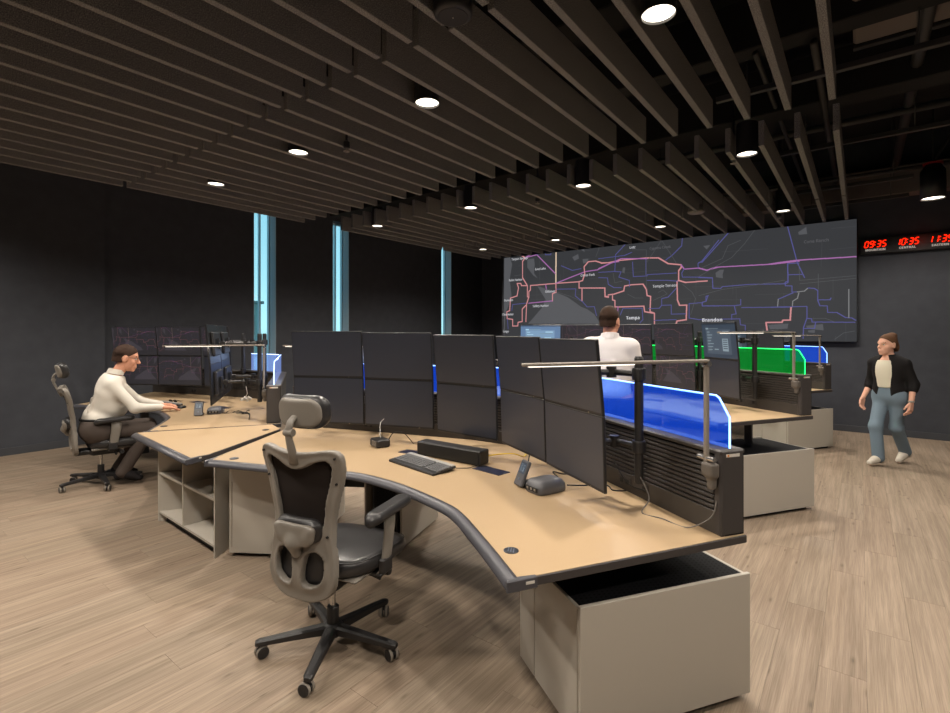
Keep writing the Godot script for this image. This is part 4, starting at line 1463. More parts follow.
func back_pts(off: float) -> Array:
	# the slat wall's line moved away from the operator by off
	var n0: Vector2 = wing(0)[3]
	var n1: Vector2 = wing(1)[3]
	var n2: Vector2 = wing(2)[3]
	var m1 := (n0 + n1).normalized()
	var m2 := (n1 + n2).normalized()
	return [P0 + n0 * off, P1 + m1 * off / m1.dot(n1), P2 + m2 * off / m2.dot(n1), P3 + n2 * off]

func front_line() -> Array:
	return [Vector2(-0.46, -1.292), Vector2(-0.36, -1.022), Vector2(-0.265, -0.766), Vector2(-0.135, -0.48), Vector2(-0.058, -0.24), Vector2(-0.05, 0.0), Vector2(-0.07, 0.20), Vector2(-0.142, 0.526), Vector2(-0.205, 0.67), Vector2(-0.30, 0.818), Vector2(-0.425, 1.004), Vector2(-0.572, 1.213)]

func worktop(o: Vector3, y: float, who: String) -> Node3D:
	var t := thing("worktop", "tan worktop with dark rolled front edge at " + who, "worktop", o)
	var f := spline(front_line(), 6)
	var rim := PackedVector2Array()
	for i in f.size():
		var d := (f[mini(i + 1, f.size() - 1)] - f[maxi(i - 1, 0)]).normalized()
		rim.append(f[i] + Vector2(d.y, -d.x) * 0.044)
	var bp := back_pts(WALL_T + 0.004)
	var end_r: Vector2 = bp[0] - wing(0)[2] * 0.012
	var end_l: Vector2 = bp[3] + wing(2)[2] * 0.012
	var poly := PackedVector2Array()
	for p in rim:
		poly.append(p)
	poly.append_array(PackedVector2Array([end_r, bp[1] + Vector2(0.0, 0.0), bp[2], end_l]))
	var core := Shape.new()
	core.prism(poly, y - 0.036, y - 0.0025, 0.003)
	obj("edge_band", core, M.desk_edge, t)
	var lam := Shape.new()
	lam.prism(Shape.inset(poly, 0.004), y - 0.0026, y, 0.0008)
	obj("laminate", lam, M.laminate, t)
	var roll := Shape.new()
	var rings := []
	for i in f.size():
		var d := (f[mini(i + 1, f.size() - 1)] - f[maxi(i - 1, 0)]).normalized()
		var n := Vector2(-d.y, d.x)
		var ring := []
		for q in [[-0.0435, 0.0005], [-0.034, 0.0005], [-0.022, -0.003], [-0.010, -0.010], [-0.001, -0.022], [0.001, -0.031], [-0.004, -0.039], [-0.014, -0.042], [-0.0435, -0.038]]:
			var p: Vector2 = f[i] + n * q[0]
			ring.append(Vector3(p.x, y + q[1], p.y))
		rings.append(ring)
	roll.loft(rings)
	obj("front_edge", roll, M.desk_roll, t)
	# end caps of the rolled edge, with the maker's small plate
	for s in [0, f.size() - 1]:
		var d := (f[1] - f[0]).normalized() if s == 0 else (f[s] - f[s - 1]).normalized()
		var sg := -1.0 if s == 0 else 1.0
		var n := Vector2(-d.y, d.x)
		# the cap follows the end of the top
		var e: Vector2 = ((end_l if s == 0 else end_r) - rim[s]).normalized()
		var c: Vector2 = rim[s] + e * 0.018 - n * 0.0 + d * sg * 0.003
		var ec := Shape.new()
		var cw := PackedVector2Array([f[s] - d * sg * 0.004, f[s] + d * sg * 0.010, rim[s] + e * 0.075 + Vector2(e.y, -e.x) * -sg * 0.004, rim[s] + e * 0.075 - Vector2(e.y, -e.x) * -sg * 0.012, rim[s] - d * sg * 0.02])
		ec.prism(cw, y - 0.042, y + 0.0012, 0.004)
		d = Vector2(-e.y, e.x) * sg
		sg = 1.0
		n = e
		c = rim[s] + e * 0.045 + d * 0.004
		obj("edge_cap", ec, M.desk_roll, t)
		var pl := Shape.new()
		var pc: Vector2 = c + d * sg * 0.0095
		pc = c + d * 0.003
		pl.box(Vector3(pc.x, y - 0.016, pc.y), Vector3(0.001, 0.010, 0.034), 0.0, Basis(Vector3(d.x, 0, d.y), Vector3.UP, Vector3(-d.y, 0, d.x)))
		obj("name_plate", pl, M.label_white, t)
	for gp in [Vector2(-0.36, 1.093), Vector2(-0.31, -1.20)]:
		var gr := Shape.new()
		gr.lathe([[0.0, 0.0], [0.030, 0.0], [0.030, 0.003], [0.026, 0.0045], [0.0, 0.0045]], Transform3D(Basis.IDENTITY, Vector3(gp.x, y - 0.0005, gp.y)), 24, false)
		var go := obj("grommet", gr, M.grommet, t)
		for k in 3:
			var sl := Shape.new()
			sl.box(Vector3(gp.x, y + 0.0043, gp.y - 0.012 + k * 0.012), Vector3(0.036, 0.0012, 0.004), 0.0, Basis(Vector3.UP, 0.5))
			obj("slot", sl, M.steel_blue, go)
	# flush cable doors behind the keyboard
	for q in [[Vector2(0.56, -0.34), 0.10], [Vector2(0.52, 0.36), -0.12]]:
		var dd := Shape.new()
		dd.box(Vector3(q[0].x, y + 0.001, q[0].y), Vector3(0.105, 0.004, 0.225), 0.001, Basis(Vector3.UP, q[1]))
		obj("cable_door", dd, M.cable_door, t)
	var tray := Shape.new()
	tray.box(Vector3(0.52, y - 0.085, 0.40), Vector3(0.16, 0.09, 0.5), 0.01, Basis(Vector3.UP, -0.3))
	obj("cable_tray", tray, M.black_plastic, t)
	# lifting columns and crossbeam under the top
	for s in [-1.0, 1.0]:
		var lg := Shape.new()
		lg.box(Vector3(0.30, y * 0.5 - 0.018, 1.30 * s), Vector3(0.09, y - 0.04, 0.06), 0.006)
		obj("lifting_column", lg, M.black_plastic, t)
		var ft := Shape.new()
		ft.box(Vector3(0.22, y - 0.052, 1.40 * s), Vector3(0.55, 0.03, 0.06), 0.006, Basis(Vector3.UP, -0.58 * s))
		obj("top_bracket", ft, M.black_plastic, t)
	return t

func slat_wall(o: Vector3, y: float, who: String) -> Node3D:
	var t := thing("slat_wall", "dark slatted equipment wall along the back of " + who, "slat wall", o)
	var hi := y + 0.363
	var inner := back_pts(0.022)
	var outer := back_pts(WALL_T)
	for i in 3:
		var w := wing(i)
		var core := Shape.new()
		core.prism(PackedVector2Array([inner[i], inner[i + 1], outer[i + 1], outer[i]]), y + 0.0005, hi - 0.022)
		obj("back_panel", core, M.slat_dark, t)
		var face := back_pts(0.0)
		var base := Shape.new()
		base.prism(PackedVector2Array([face[i], face[i + 1], inner[i + 1], inner[i]]), y + 0.0005, y + 0.098, 0.002)
		obj("base_rail", base, M.slat_body, t)
		var cp := Shape.new()
		var c0 := back_pts(-0.006)
		var c1 := back_pts(WALL_T + 0.004)
		cp.prism(PackedVector2Array([c0[i], c0[i + 1], c1[i + 1], c1[i]]), hi - 0.022, hi, 0.006)
		obj("cap_rail", cp, M.slat_body, t)
		var d: Vector2 = w[2]
		var n: Vector2 = w[3]
		var L: float = (w[1] - w[0]).length()
		var bs := Basis(Vector3(d.x, 0, d.y), Vector3.UP, Vector3(-d.y, 0, d.x))
		var st := 0.045 if i == 0 else 0.003
		var en := 0.045 if i == 2 else 0.003
		for k in 11:
			var sy := y + 0.110 + k * 0.0213
			var c: Vector2 = w[0] + d * (st + (L - st - en) * 0.5) + n * 0.0125
			var sl := Shape.new()
			sl.box(Vector3(c.x, sy, c.y), Vector3(L - st - en, 0.0145, 0.019), 0.003, bs * Basis(Vector3.RIGHT, 0.22))
			obj("slat", sl, M.slat_body, t)
	# end posts
	for e in 2:
		var w := wing(0) if e == 0 else wing(2)
		var d: Vector2 = w[2] if e == 0 else -w[2]
		var n: Vector2 = w[3]
		var p: Vector2 = P0 if e == 0 else P3
		var c: Vector2 = p + d * 0.020 + n * (WALL_T * 0.5)
		var po := Shape.new()
		po.box(Vector3(c.x, y + 0.1815, c.y), Vector3(0.044, 0.366, WALL_T + 0.008), 0.010, Basis(Vector3(d.x, 0, d.y), Vector3.UP, Vector3(-d.y, 0, d.x)))
		var pn := obj("end_post", po, M.slat_end, t)
		var lp := Shape.new()
		var lc: Vector2 = p - d * 0.0022 + n * (WALL_T * 0.5)
		lp.box(Vector3(lc.x, hi - 0.024, lc.y), Vector3(0.0015, 0.013, 0.072), 0.0, Basis(Vector3(d.x, 0, d.y), Vector3.UP, Vector3(-d.y, 0, d.x)))
		obj("name_plate", lp, M.label_white, pn)
		var lo := Shape.new()
		var mc: Vector2 = lc - n * 0.026 - d * 0.0012
		lo.box(Vector3(mc.x, hi - 0.024, mc.y), Vector3(0.001, 0.008, 0.009), 0.0, Basis(Vector3(d.x, 0, d.y), Vector3.UP, Vector3(-d.y, 0, d.x)))
		obj("plate_mark", lo, M.orange, pn)
	# outlets in the base rail
	for q in [[0, 0.66, 2], [0, 0.52, 1], [2, 0.95, 2]]:
		var w := wing(q[0])
		var d: Vector2 = w[2]
		var n: Vector2 = w[3]
		var bs := Basis(Vector3(d.x, 0, d.y), Vector3.UP, Vector3(-d.y, 0, d.x))
		var c: Vector2 = w[0] + d * q[1] - n * 0.001
		var ou := Shape.new()
		ou.box(Vector3(c.x, y + 0.055, c.y), Vector3(0.11, 0.05, 0.006), 0.002, bs)
		var oo := obj("outlet", ou, M.slat_end, t)
		for k in q[2]:
			var c2: Vector2 = c + d * (k * 0.05 - 0.025) - n * 0.004
			var so := Shape.new()
			so.box(Vector3(c2.x, y + 0.055, c2.y), Vector3(0.026, 0.028, 0.003), 0.001, bs)
			obj("socket", so, M.black, oo)
	return t

func glass_screen(o: Vector3, y: float, who: String, hue: String, wings: Array):
	var base := y + 0.350
	for i in wings:
		var w := wing(i)
		var d: Vector2 = w[2]
		var n: Vector2 = w[3]
		var L: float = (w[1] - w[0]).length()
		var mid: Vector2 = w[0] + d * L * 0.5 + n * 0.062
		var wname: String = ["aisle wing", "middle section", "window wing"][i]
		var t := thing("glass_divider", "%s edge-lit glass divider on the %s of %s" % [hue, wname, who], "glass divider", o + v3(mid, base), 0.0)
		# outline along the wing: x' from the aisle end, heights above the base; the free end is cut back
		var e0 := 0.016 if i == 0 else 0.02
		var e1 := 0.06 if i == 2 else 0.02
		var out := []
		if i == 0:
			out = [Vector2(e0, 0.0), Vector2(e0, 0.145), Vector2(e0 + 0.055, 0.222), Vector2(e0 + 0.075, 0.232), Vector2(L - e1, 0.232), Vector2(L - e1, 0.0)]
		elif i == 2:
			out = [Vector2(e0, 0.0), Vector2(e0, 0.232), Vector2(L - e1 - 0.075, 0.232), Vector2(L - e1 - 0.055, 0.222), Vector2(L - e1, 0.145), Vector2(L - e1, 0.0)]
		else:
			out = [Vector2(e0, 0.0), Vector2(e0, 0.232), Vector2(L - e1, 0.232), Vector2(L - e1, 0.0)]
		var bs := Basis(Vector3(d.x, 0, d.y), Vector3.UP, Vector3(-d.y, 0, d.x))
		var poly := PackedVector2Array()
		for p in out:
			poly.append(Vector2(p.x - L * 0.5, -p.y))
		var gs := Shape.new()
		gs.prism(poly, -0.004, 0.004, 0.0, Transform3D(bs * Basis(Vector3.RIGHT, PI / 2), Vector3.ZERO))
		obj("pane", gs, M["glass_" + hue], t)
		var led := Shape.new()
		var path := []
		for k in out.size():
			path.append(bs * Vector3(out[k].x - L * 0.5, out[k].y, 0.0))
		var pts := path.slice(0, 5) if i == 0 else path.slice(1) if i == 2 else path.slice(1, 3)
		led.tube(pts, 0.0042, 8)
		obj("light_edge", led, M["led_" + hue], t)
		var li := OmniLight3D.new()
		li.name = "edge_light"
		li.light_color = M["led_" + hue].emission
		li.light_energy = 0.03
		li.light_size = 0.05
		li.omni_range = 12.0
		li.omni_attenuation = 2.0
		li.shadow_enabled = true
		li.position = Vector3(0, 0.26, 0)
		t.add_child(li)

func task_light(o: Vector3, y: float, who: String, side: int, along := 0.045):
	# side 0: aisle end, 1: window end
	var w := wing(0) if side == 0 else wing(2)
	var d: Vector2 = w[2] if side == 0 else -w[2]
	var n: Vector2 = w[3]
	var p: Vector2 = (P0 if side == 0 else P3) + d * along - n * 0.035
	var t := thing("task_light", "slim bar task light at the %s end of %s" % ["aisle" if side == 0 else "window", who], "task light", o + v3(p, y + 0.15))
	var bs := Basis(Vector3(-n.x, 0, -n.y), Vector3.UP, Vector3(d.x, 0, d.y))
	if side == 1:
		bs = Basis(Vector3(-d.x, 0, -d.y), Vector3.UP, Vector3(n.x, 0, n.y))
	var br := sdf_mesh([rbox(bs * Vector3(-0.006, 0.130, -0.014), Vector3(0.024, 0.030, 0.034), 0.012, bs), rbox(bs * Vector3(-0.010, 0.078, -0.018), Vector3(0.016, 0.034, 0.018), 0.010, bs)], 0.008, 0.02)
	obj("clamp", br, M.clamp_grey, t)
	var po := Shape.new()
	po.box(bs * Vector3(0, 0.365, 0), Vector3(0.018, 0.43, 0.022), 0.004, bs)
	obj("post", po, M.lamp_grey, t)
	for k in 2:
		var cl := Shape.new()
		cl.lathe([[0.0, -0.02], [0.011, -0.02], [0.011, 0.02], [0.0, 0.02]], Transform3D(bs * Basis(Vector3.RIGHT, PI / 2), bs * Vector3(0, 0.175, 0.025 - 0.05 * k)), 10, false)
		obj("thumb_screw", cl, M.chrome, t)
	var jn := Shape.new()
	jn.lathe([[0.0, -0.018], [0.012, -0.018], [0.012, 0.018], [0.0, 0.018]], Transform3D(bs * Basis(Vector3.RIGHT, PI / 2), bs * Vector3(0, 0.575, 0)), 14, false)
	obj("joint", jn, M.chrome, t)
	var bar := Shape.new()
	bar.box(bs * Vector3(0.425, 0.588, 0), Vector3(0.86, 0.012, 0.034), 0.003, bs)
	var bo := obj("light_bar", bar, M.lamp_grey, t)
	var lens := Shape.new()
	lens.box(bs * Vector3(0.60, 0.581, 0), Vector3(0.46, 0.004, 0.020), 0.0, bs)
	obj("lens", lens, M.led_white, bo)
	var al := AreaLight3D.new()
	al.name = "bar_glow"
	al.area_size = Vector2(0.44, 0.02)
	al.light_energy = 0.16
	al.light_color = Color(1.0, 0.93, 0.84)
	al.area_range = 8.0
	al.shadow_enabled = true
	al.transform = Transform3D(bs * Basis(Vector3.RIGHT, -PI / 2), bs * Vector3(0.60, 0.577, 0))
	t.add_child(al)

func pedestal(o: Vector3, s: float, who: String, where: String, tall := 0.546) -> Node3D:
	var n := Vector2(0.836, 0.548 * s)             # along the outward end
	var m := Vector2(0.548, -0.836 * s)            # toward the console's middle
	var c := Vector2(-0.272, 1.347 * s)
	var mid := c + n * 0.4185 + m * 0.275
	var t := thing("pedestal_cabinet", "warm grey pedestal cabinet under the %s end of %s" % [where, who], "cabinet", o + v3(mid, 0.0))
	var bs := Basis(Vector3(n.x, 0, n.y), Vector3.UP, Vector3(n.x, 0, n.y).cross(Vector3.UP))
	var L := 0.837
	var D := 0.55
	var sz := -1.0 if (bs.z.dot(Vector3(m.x, 0, m.y)) > 0.0) else 1.0      # side of the outward face in local z
	var b := Shape.new()
	b.box(bs * Vector3(0, 0.035 + (tall - 0.08) * 0.5, 0), Vector3(L - 0.036, tall - 0.08, D - 0.036), 0.0, bs)
	obj("body", b, M.cab_inside, t)
	var outer := Shape.new()
	outer.box(bs * Vector3(0, 0.03 + (tall - 0.03) * 0.5, sz * (D * 0.5 - 0.009)), Vector3(L, tall - 0.03, 0.018), 0.0025, bs)
	obj("outer_panel", outer, M.cabinet, t)
	var innr := Shape.new()
	innr.box(bs * Vector3(0, 0.03 + (tall - 0.03) * 0.5, -sz * (D * 0.5 - 0.009)), Vector3(L, tall - 0.03, 0.018), 0.0025, bs)
	obj("inner_panel", innr, M.cabinet, t)
	var d1 := Shape.new()
	d1.box(bs * Vector3(-L * 0.5 + 0.008, 0.03 + (tall - 0.04) * 0.5, sz * 0.070), Vector3(0.016, tall - 0.04, 0.376), 0.002, bs)
	var door := obj("door", d1, M.cabinet, t)
	var d2 := Shape.new()
	d2.box(bs * Vector3(-L * 0.5 + 0.008, 0.03 + (tall - 0.04) * 0.5, -sz * 0.190), Vector3(0.016, tall - 0.04, 0.132), 0.002, bs)
	obj("filler_panel", d2, M.cabinet, t)
	var bk := Shape.new()
	bk.box(bs * Vector3(L * 0.5 - 0.009, 0.03 + (tall - 0.04) * 0.5, 0), Vector3(0.016, tall - 0.04, D - 0.038), 0.002, bs)
	obj("back_panel", bk, M.cabinet, t)
	var top := Shape.new()
	top.box(bs * Vector3(0, tall - 0.017, 0), Vector3(L - 0.034, 0.012, D - 0.038), 0.002, bs)
	obj("vented_top", top, M.vent_black, t)
	var pl := Shape.new()
	pl.box(bs * Vector3(0, 0.016, 0), Vector3(L - 0.10, 0.03, D - 0.08), 0.0, bs)
	obj("plinth", pl, M.black, t)
	var hk := Shape.new()
	hk.box(bs * Vector3(-L * 0.5 - 0.0005, 0.30, sz * 0.255), Vector3(0.004, 0.46, 0.008), 0.001, bs)
	obj("hinge_strip", hk, M.cab_inside, door)
	return t

func knee_cabinet(o: Vector3, who: String):
	var t := thing("computer_cabinet", "low grey cabinet with dark vented computer bay under the middle of " + who, "cabinet", o + Vector3(0.80, 0, -0.70))
	var bs := Basis(Vector3.UP, 0.31)
	var a := Shape.new()
	a.box(bs * Vector3(0.0, 0.33, 0.15), Vector3(0.64, 0.62, 0.018), 0.002, bs)
	obj("side_panel", a, M.cabinet, t)
	var c := Shape.new()
	c.box(bs * Vector3(0.0, 0.33, -0.15), Vector3(0.64, 0.62, 0.018), 0.002, bs)
	obj("side_panel", c, M.cabinet, t)
	var b := Shape.new()
	b.box(bs * Vector3(0.0, 0.028, -0.01), Vector3(0.60, 0.018, 0.28), 0.002, bs)
	obj("bottom_panel", b, M.cabinet, t)
	var tw := Shape.new()
	tw.box(bs * Vector3(0.0, 0.30, 0.0), Vector3(0.58, 0.52, 0.22), 0.006, bs)
	var two := obj("computer", tw, M.black_plastic, t)
	var gr := Shape.new()
	gr.box(bs * Vector3(-0.293, 0.30, 0.0), Vector3(0.006, 0.48, 0.18), 0.001, bs)
	obj("grille", gr, M.vent_black, two)
	var mp := thing("modesty_panel", "black hanging modesty panel beneath the worktop of " + who, "panel", o + Vector3(0.56, 0.40, -0.98))
	var q := Shape.new()
	q.box(Vector3.ZERO + Vector3(0, 0.09, 0), Vector3(0.02, 0.26, 0.62), 0.003, Basis(Vector3.UP, 0.55))
	obj("panel", q, M.black_plastic, mp)
	var br := Shape.new()
	br.box(Vector3(0, 0.25, 0), Vector3(0.05, 0.03, 0.5), 0.003, Basis(Vector3.UP, 0.45))
	obj("bracket", br, M.black_plastic, mp)

var screen_count := 0

# one flat monitor; c is the middle of its lower edge, facing the operator
func monitor(label: String, c: Vector3, w: float, h: float, yaw: float, tilt: float, screen: Material, group: String) -> Node3D:
	var t := thing("monitor", label, "monitor", c, yaw, group)
	# local: -x toward the operator
	var tb := Basis(Vector3(0, 0, 1), tilt)
	var k := Shape.new()
	k.box(tb * Vector3(0.0, h * 0.5, 0), Vector3(0.016, h, w), 0.003, tb)
	obj("housing", k, M.bezel, t)
	var rr := Shape.new()
	rr.box(tb * Vector3(0.020, h * 0.5, 0), Vector3(0.034, h * 0.62, w * 0.62), 0.012, tb)
	obj("rear_cover", rr, M.black_plastic, t)
	var s := Shape.new()
	s.face(tb * Vector3(-0.0084, h * 0.5 + 0.004, 0), w - 0.014, h - 0.022, Vector3(0, 0, 1), tb * Vector3.UP)
	obj("screen", s, screen, t)
	var lg := Shape.new()
	lg.box(tb * Vector3(-0.0086, 0.0065, w * 0.30), Vector3(0.001, 0.004, 0.010), 0.0, tb)
	obj("power_mark", lg, M.chrome, t)
	return t

# pole with two arms behind a column of monitors
func monitor_mount(label: String, foot: Vector3, heads: Array, top: float):
	var t := thing("monitor_mount", label, "monitor mount", foot)
	var p := Shape.new()
	p.lathe([[0.0, 0.0], [0.020, 0.0], [0.022, 0.006], [0.022, top - 0.01], [0.018, top], [0.0, top]], Transform3D.IDENTITY, 16, false)
	obj("pole", p, M.black_plastic, t)
	for hd in heads:
		var e: Vector3 = hd[0] - foot
		var y := e.y
		var col := Shape.new()
		col.lathe([[0.0, -0.03], [0.031, -0.03], [0.033, -0.024], [0.033, 0.024], [0.031, 0.03], [0.0, 0.03]], Transform3D(Basis.IDENTITY, Vector3(0, y, 0)), 16, false)
		obj("collar", col, M.black_plastic, t)
		var a := Shape.new()
		var side: Vector3 = Vector3(-e.z, 0, e.x).normalized()
		var knee := Vector3(e.x * 0.45, y, e.z * 0.45) + side * 0.09
		a.tube([Vector3(0, y, 0), knee, Vector3(e.x * 0.82, y, e.z * 0.82)], 0.016, 8, false)
		var ao := obj("arm", a, M.black_plastic, t)
		var el := Shape.new()
		el.lathe([[0.0, -0.028], [0.026, -0.028], [0.026, 0.028], [0.0, 0.028]], Transform3D(Basis.IDENTITY, knee), 14, false)
		obj("elbow", el, M.black_plastic, ao)
		var tp := Shape.new()
		var dir := Vector3(e.x, 0, e.z).normalized()
		tp.box(Vector3(e.x, y, e.z) - dir * 0.012, Vector3(0.012, 0.11, 0.11), 0.002, Basis(hd[1]))
		tp.box(Vector3(e.x * 0.9, y, e.z * 0.9), Vector3(0.05, 0.045, 0.035), 0.004, Basis(hd[1]))
		obj("tilt_head", tp, M.black_plastic, t)

func cable(called: String, label: String, pts: Array, r: float, m: Material, group := "cables on the worktops"):
	var sm := []
	var n := pts.size()
	for i in n - 1:
		var p0: Vector3 = pts[maxi(i - 1, 0)]
		var p3: Vector3 = pts[mini(i + 2, n - 1)]
		for k in 6:
			sm.append(pts[i].cubic_interpolate(pts[i + 1], p0, p3, k / 6.0))
	sm.append(pts[n - 1])
	var s := Shape.new()
	s.tube(sm, r, 6)
	tag(obj(called, s, m), label, "cable", group)

# columns: [x, z, yaw in degrees, width, height, name of the column]
func screens(o: Vector3, b: float, cols: Array, who: String, mats: Array, rows := 2):
	var from := ["first", "second", "third", "fourth", "fifth"]
	for i in cols.size():
		var q: Array = cols[i]
		var yaw: float = -deg_to_rad(q[2])
		# q[2]: angle of the screen's line (z toward x) in plan; the face looks to -x
		yaw = deg_to_rad(q[2])
		var idx: int = q[5]
		var heads := []
		for r in rows:
			var h: float = q[4]
			var tilt: float = 0.03 if r == 0 else 0.10
			var base := Vector3(q[0], b + r * (h - 0.001), q[1])
			if r == 1:
				var shift := Basis(Vector3.UP, yaw) * Vector3(-sin(0.03) * h, 0, 0)
				base += shift
			var what: String = mats[i][r][1]
			var lab := "%s, %s, %s column from windows, %s" % [what, "lower" if r == 0 else "upper", from[idx - 1], who.trim_prefix("the ")]
			monitor(lab, o + base, q[3], h, yaw, tilt, mats[i][r][0], "monitors at " + who)
			var tb := Basis(Vector3.UP, yaw) * Basis(Vector3(0, 0, 1), tilt)
			heads.append([o + base + tb * Vector3(0.046, h * 0.5, 0), tb])
		if rows == 1:
			continue
		var back: Vector3 = Basis(Vector3.UP, yaw) * Vector3(1, 0, 0)
		# the pole stands a hand's breadth before the slat wall
		var foot := Vector3(q[0], 0, q[1]) + back * 0.05
		var best := 9.0
		for wi in 3:
			var w := wing(wi)
			var n: Vector2 = w[3]
			var denom := Vector2(back.x, back.z).dot(n)
			if denom > 0.2:
				var s: float = (w[0] - Vector2(q[0], q[1])).dot(n) / denom
				var hit: Vector2 = Vector2(q[0], q[1]) + Vector2(back.x, back.z) * s
				var al: float = (hit - w[0]).dot(w[2])
				if al > -0.1 and al < (w[1] - w[0]).length() + 0.1:
					best = minf(best, s)
		if best > 3.0:
			best = 0.28
		var sidew := 0.19 if idx > 3 else (-0.19 if idx < 3 else 0.0)
		foot = Vector3(q[0], 0, q[1]) + back * maxf(0.085, best - 0.085) + Basis(Vector3.UP, yaw) * Vector3(0, 0, sidew)
		foot.y = b + 0.0
		monitor_mount("black pole behind the %s monitor column from the windows at %s" % [from[idx - 1], who], o + foot, heads, q[4] * 2.0 - 0.09)
# ---------------------------------------------------------------- task chair, facing +x

func back_curve(y: float, z: float) -> float:
	var t := [[0.30, -0.215], [0.45, -0.235], [0.60, -0.222], [0.72, -0.215], [0.86, -0.228], [1.06, -0.262], [1.20, -0.28]]
	var x: float = t[t.size() - 1][1]
	if y <= t[0][0]:
		x = t[0][1]
	else:
		for i in t.size() - 1:
			if y < t[i + 1][0]:
				var f: float = (y - t[i][0]) / (t[i + 1][0] - t[i][0])
				f = f * f * (3.0 - 2.0 * f)
				x = lerpf(t[i][1], t[i + 1][1], f)
				break
	return x + 0.85 * z * z

func smooth_poly(half: Array, per := 5) -> PackedVector2Array:
	# half outline as [half width, height] from bottom to top, mirrored; corners rounded by a spline
	var pts := []
	for p in half:
		pts.append(Vector2(p[0], p[1]))
	for i in range(half.size() - 1, -1, -1):
		if half[i][0] > 0.001:
			pts.append(Vector2(-half[i][0], half[i][1]))
	return spline(pts, per, true)

func spline(pts: Array, per := 5, closed := false) -> PackedVector2Array:
	var out := PackedVector2Array()
	var n := pts.size()
	var last := n if closed else n - 1
	for i in last:
		var p0: Vector2 = pts[(i + n - 1) % n] if closed or i > 0 else pts[i]
		var p1: Vector2 = pts[i]
		var p2: Vector2 = pts[(i + 1) % n]
		var p3: Vector2 = pts[(i + 2) % n] if closed or i < n - 2 else p2
		for k in per:
			out.append(p1.cubic_interpolate(p2, p0, p3, float(k) / per))
	if not closed:
		out.append(pts[n - 1])
	return out

func offset_poly(p: PackedVector2Array, c: Vector2) -> PackedVector2Array:
	var out := PackedVector2Array()
	for v in p:
		out.append(v + c)
	return out

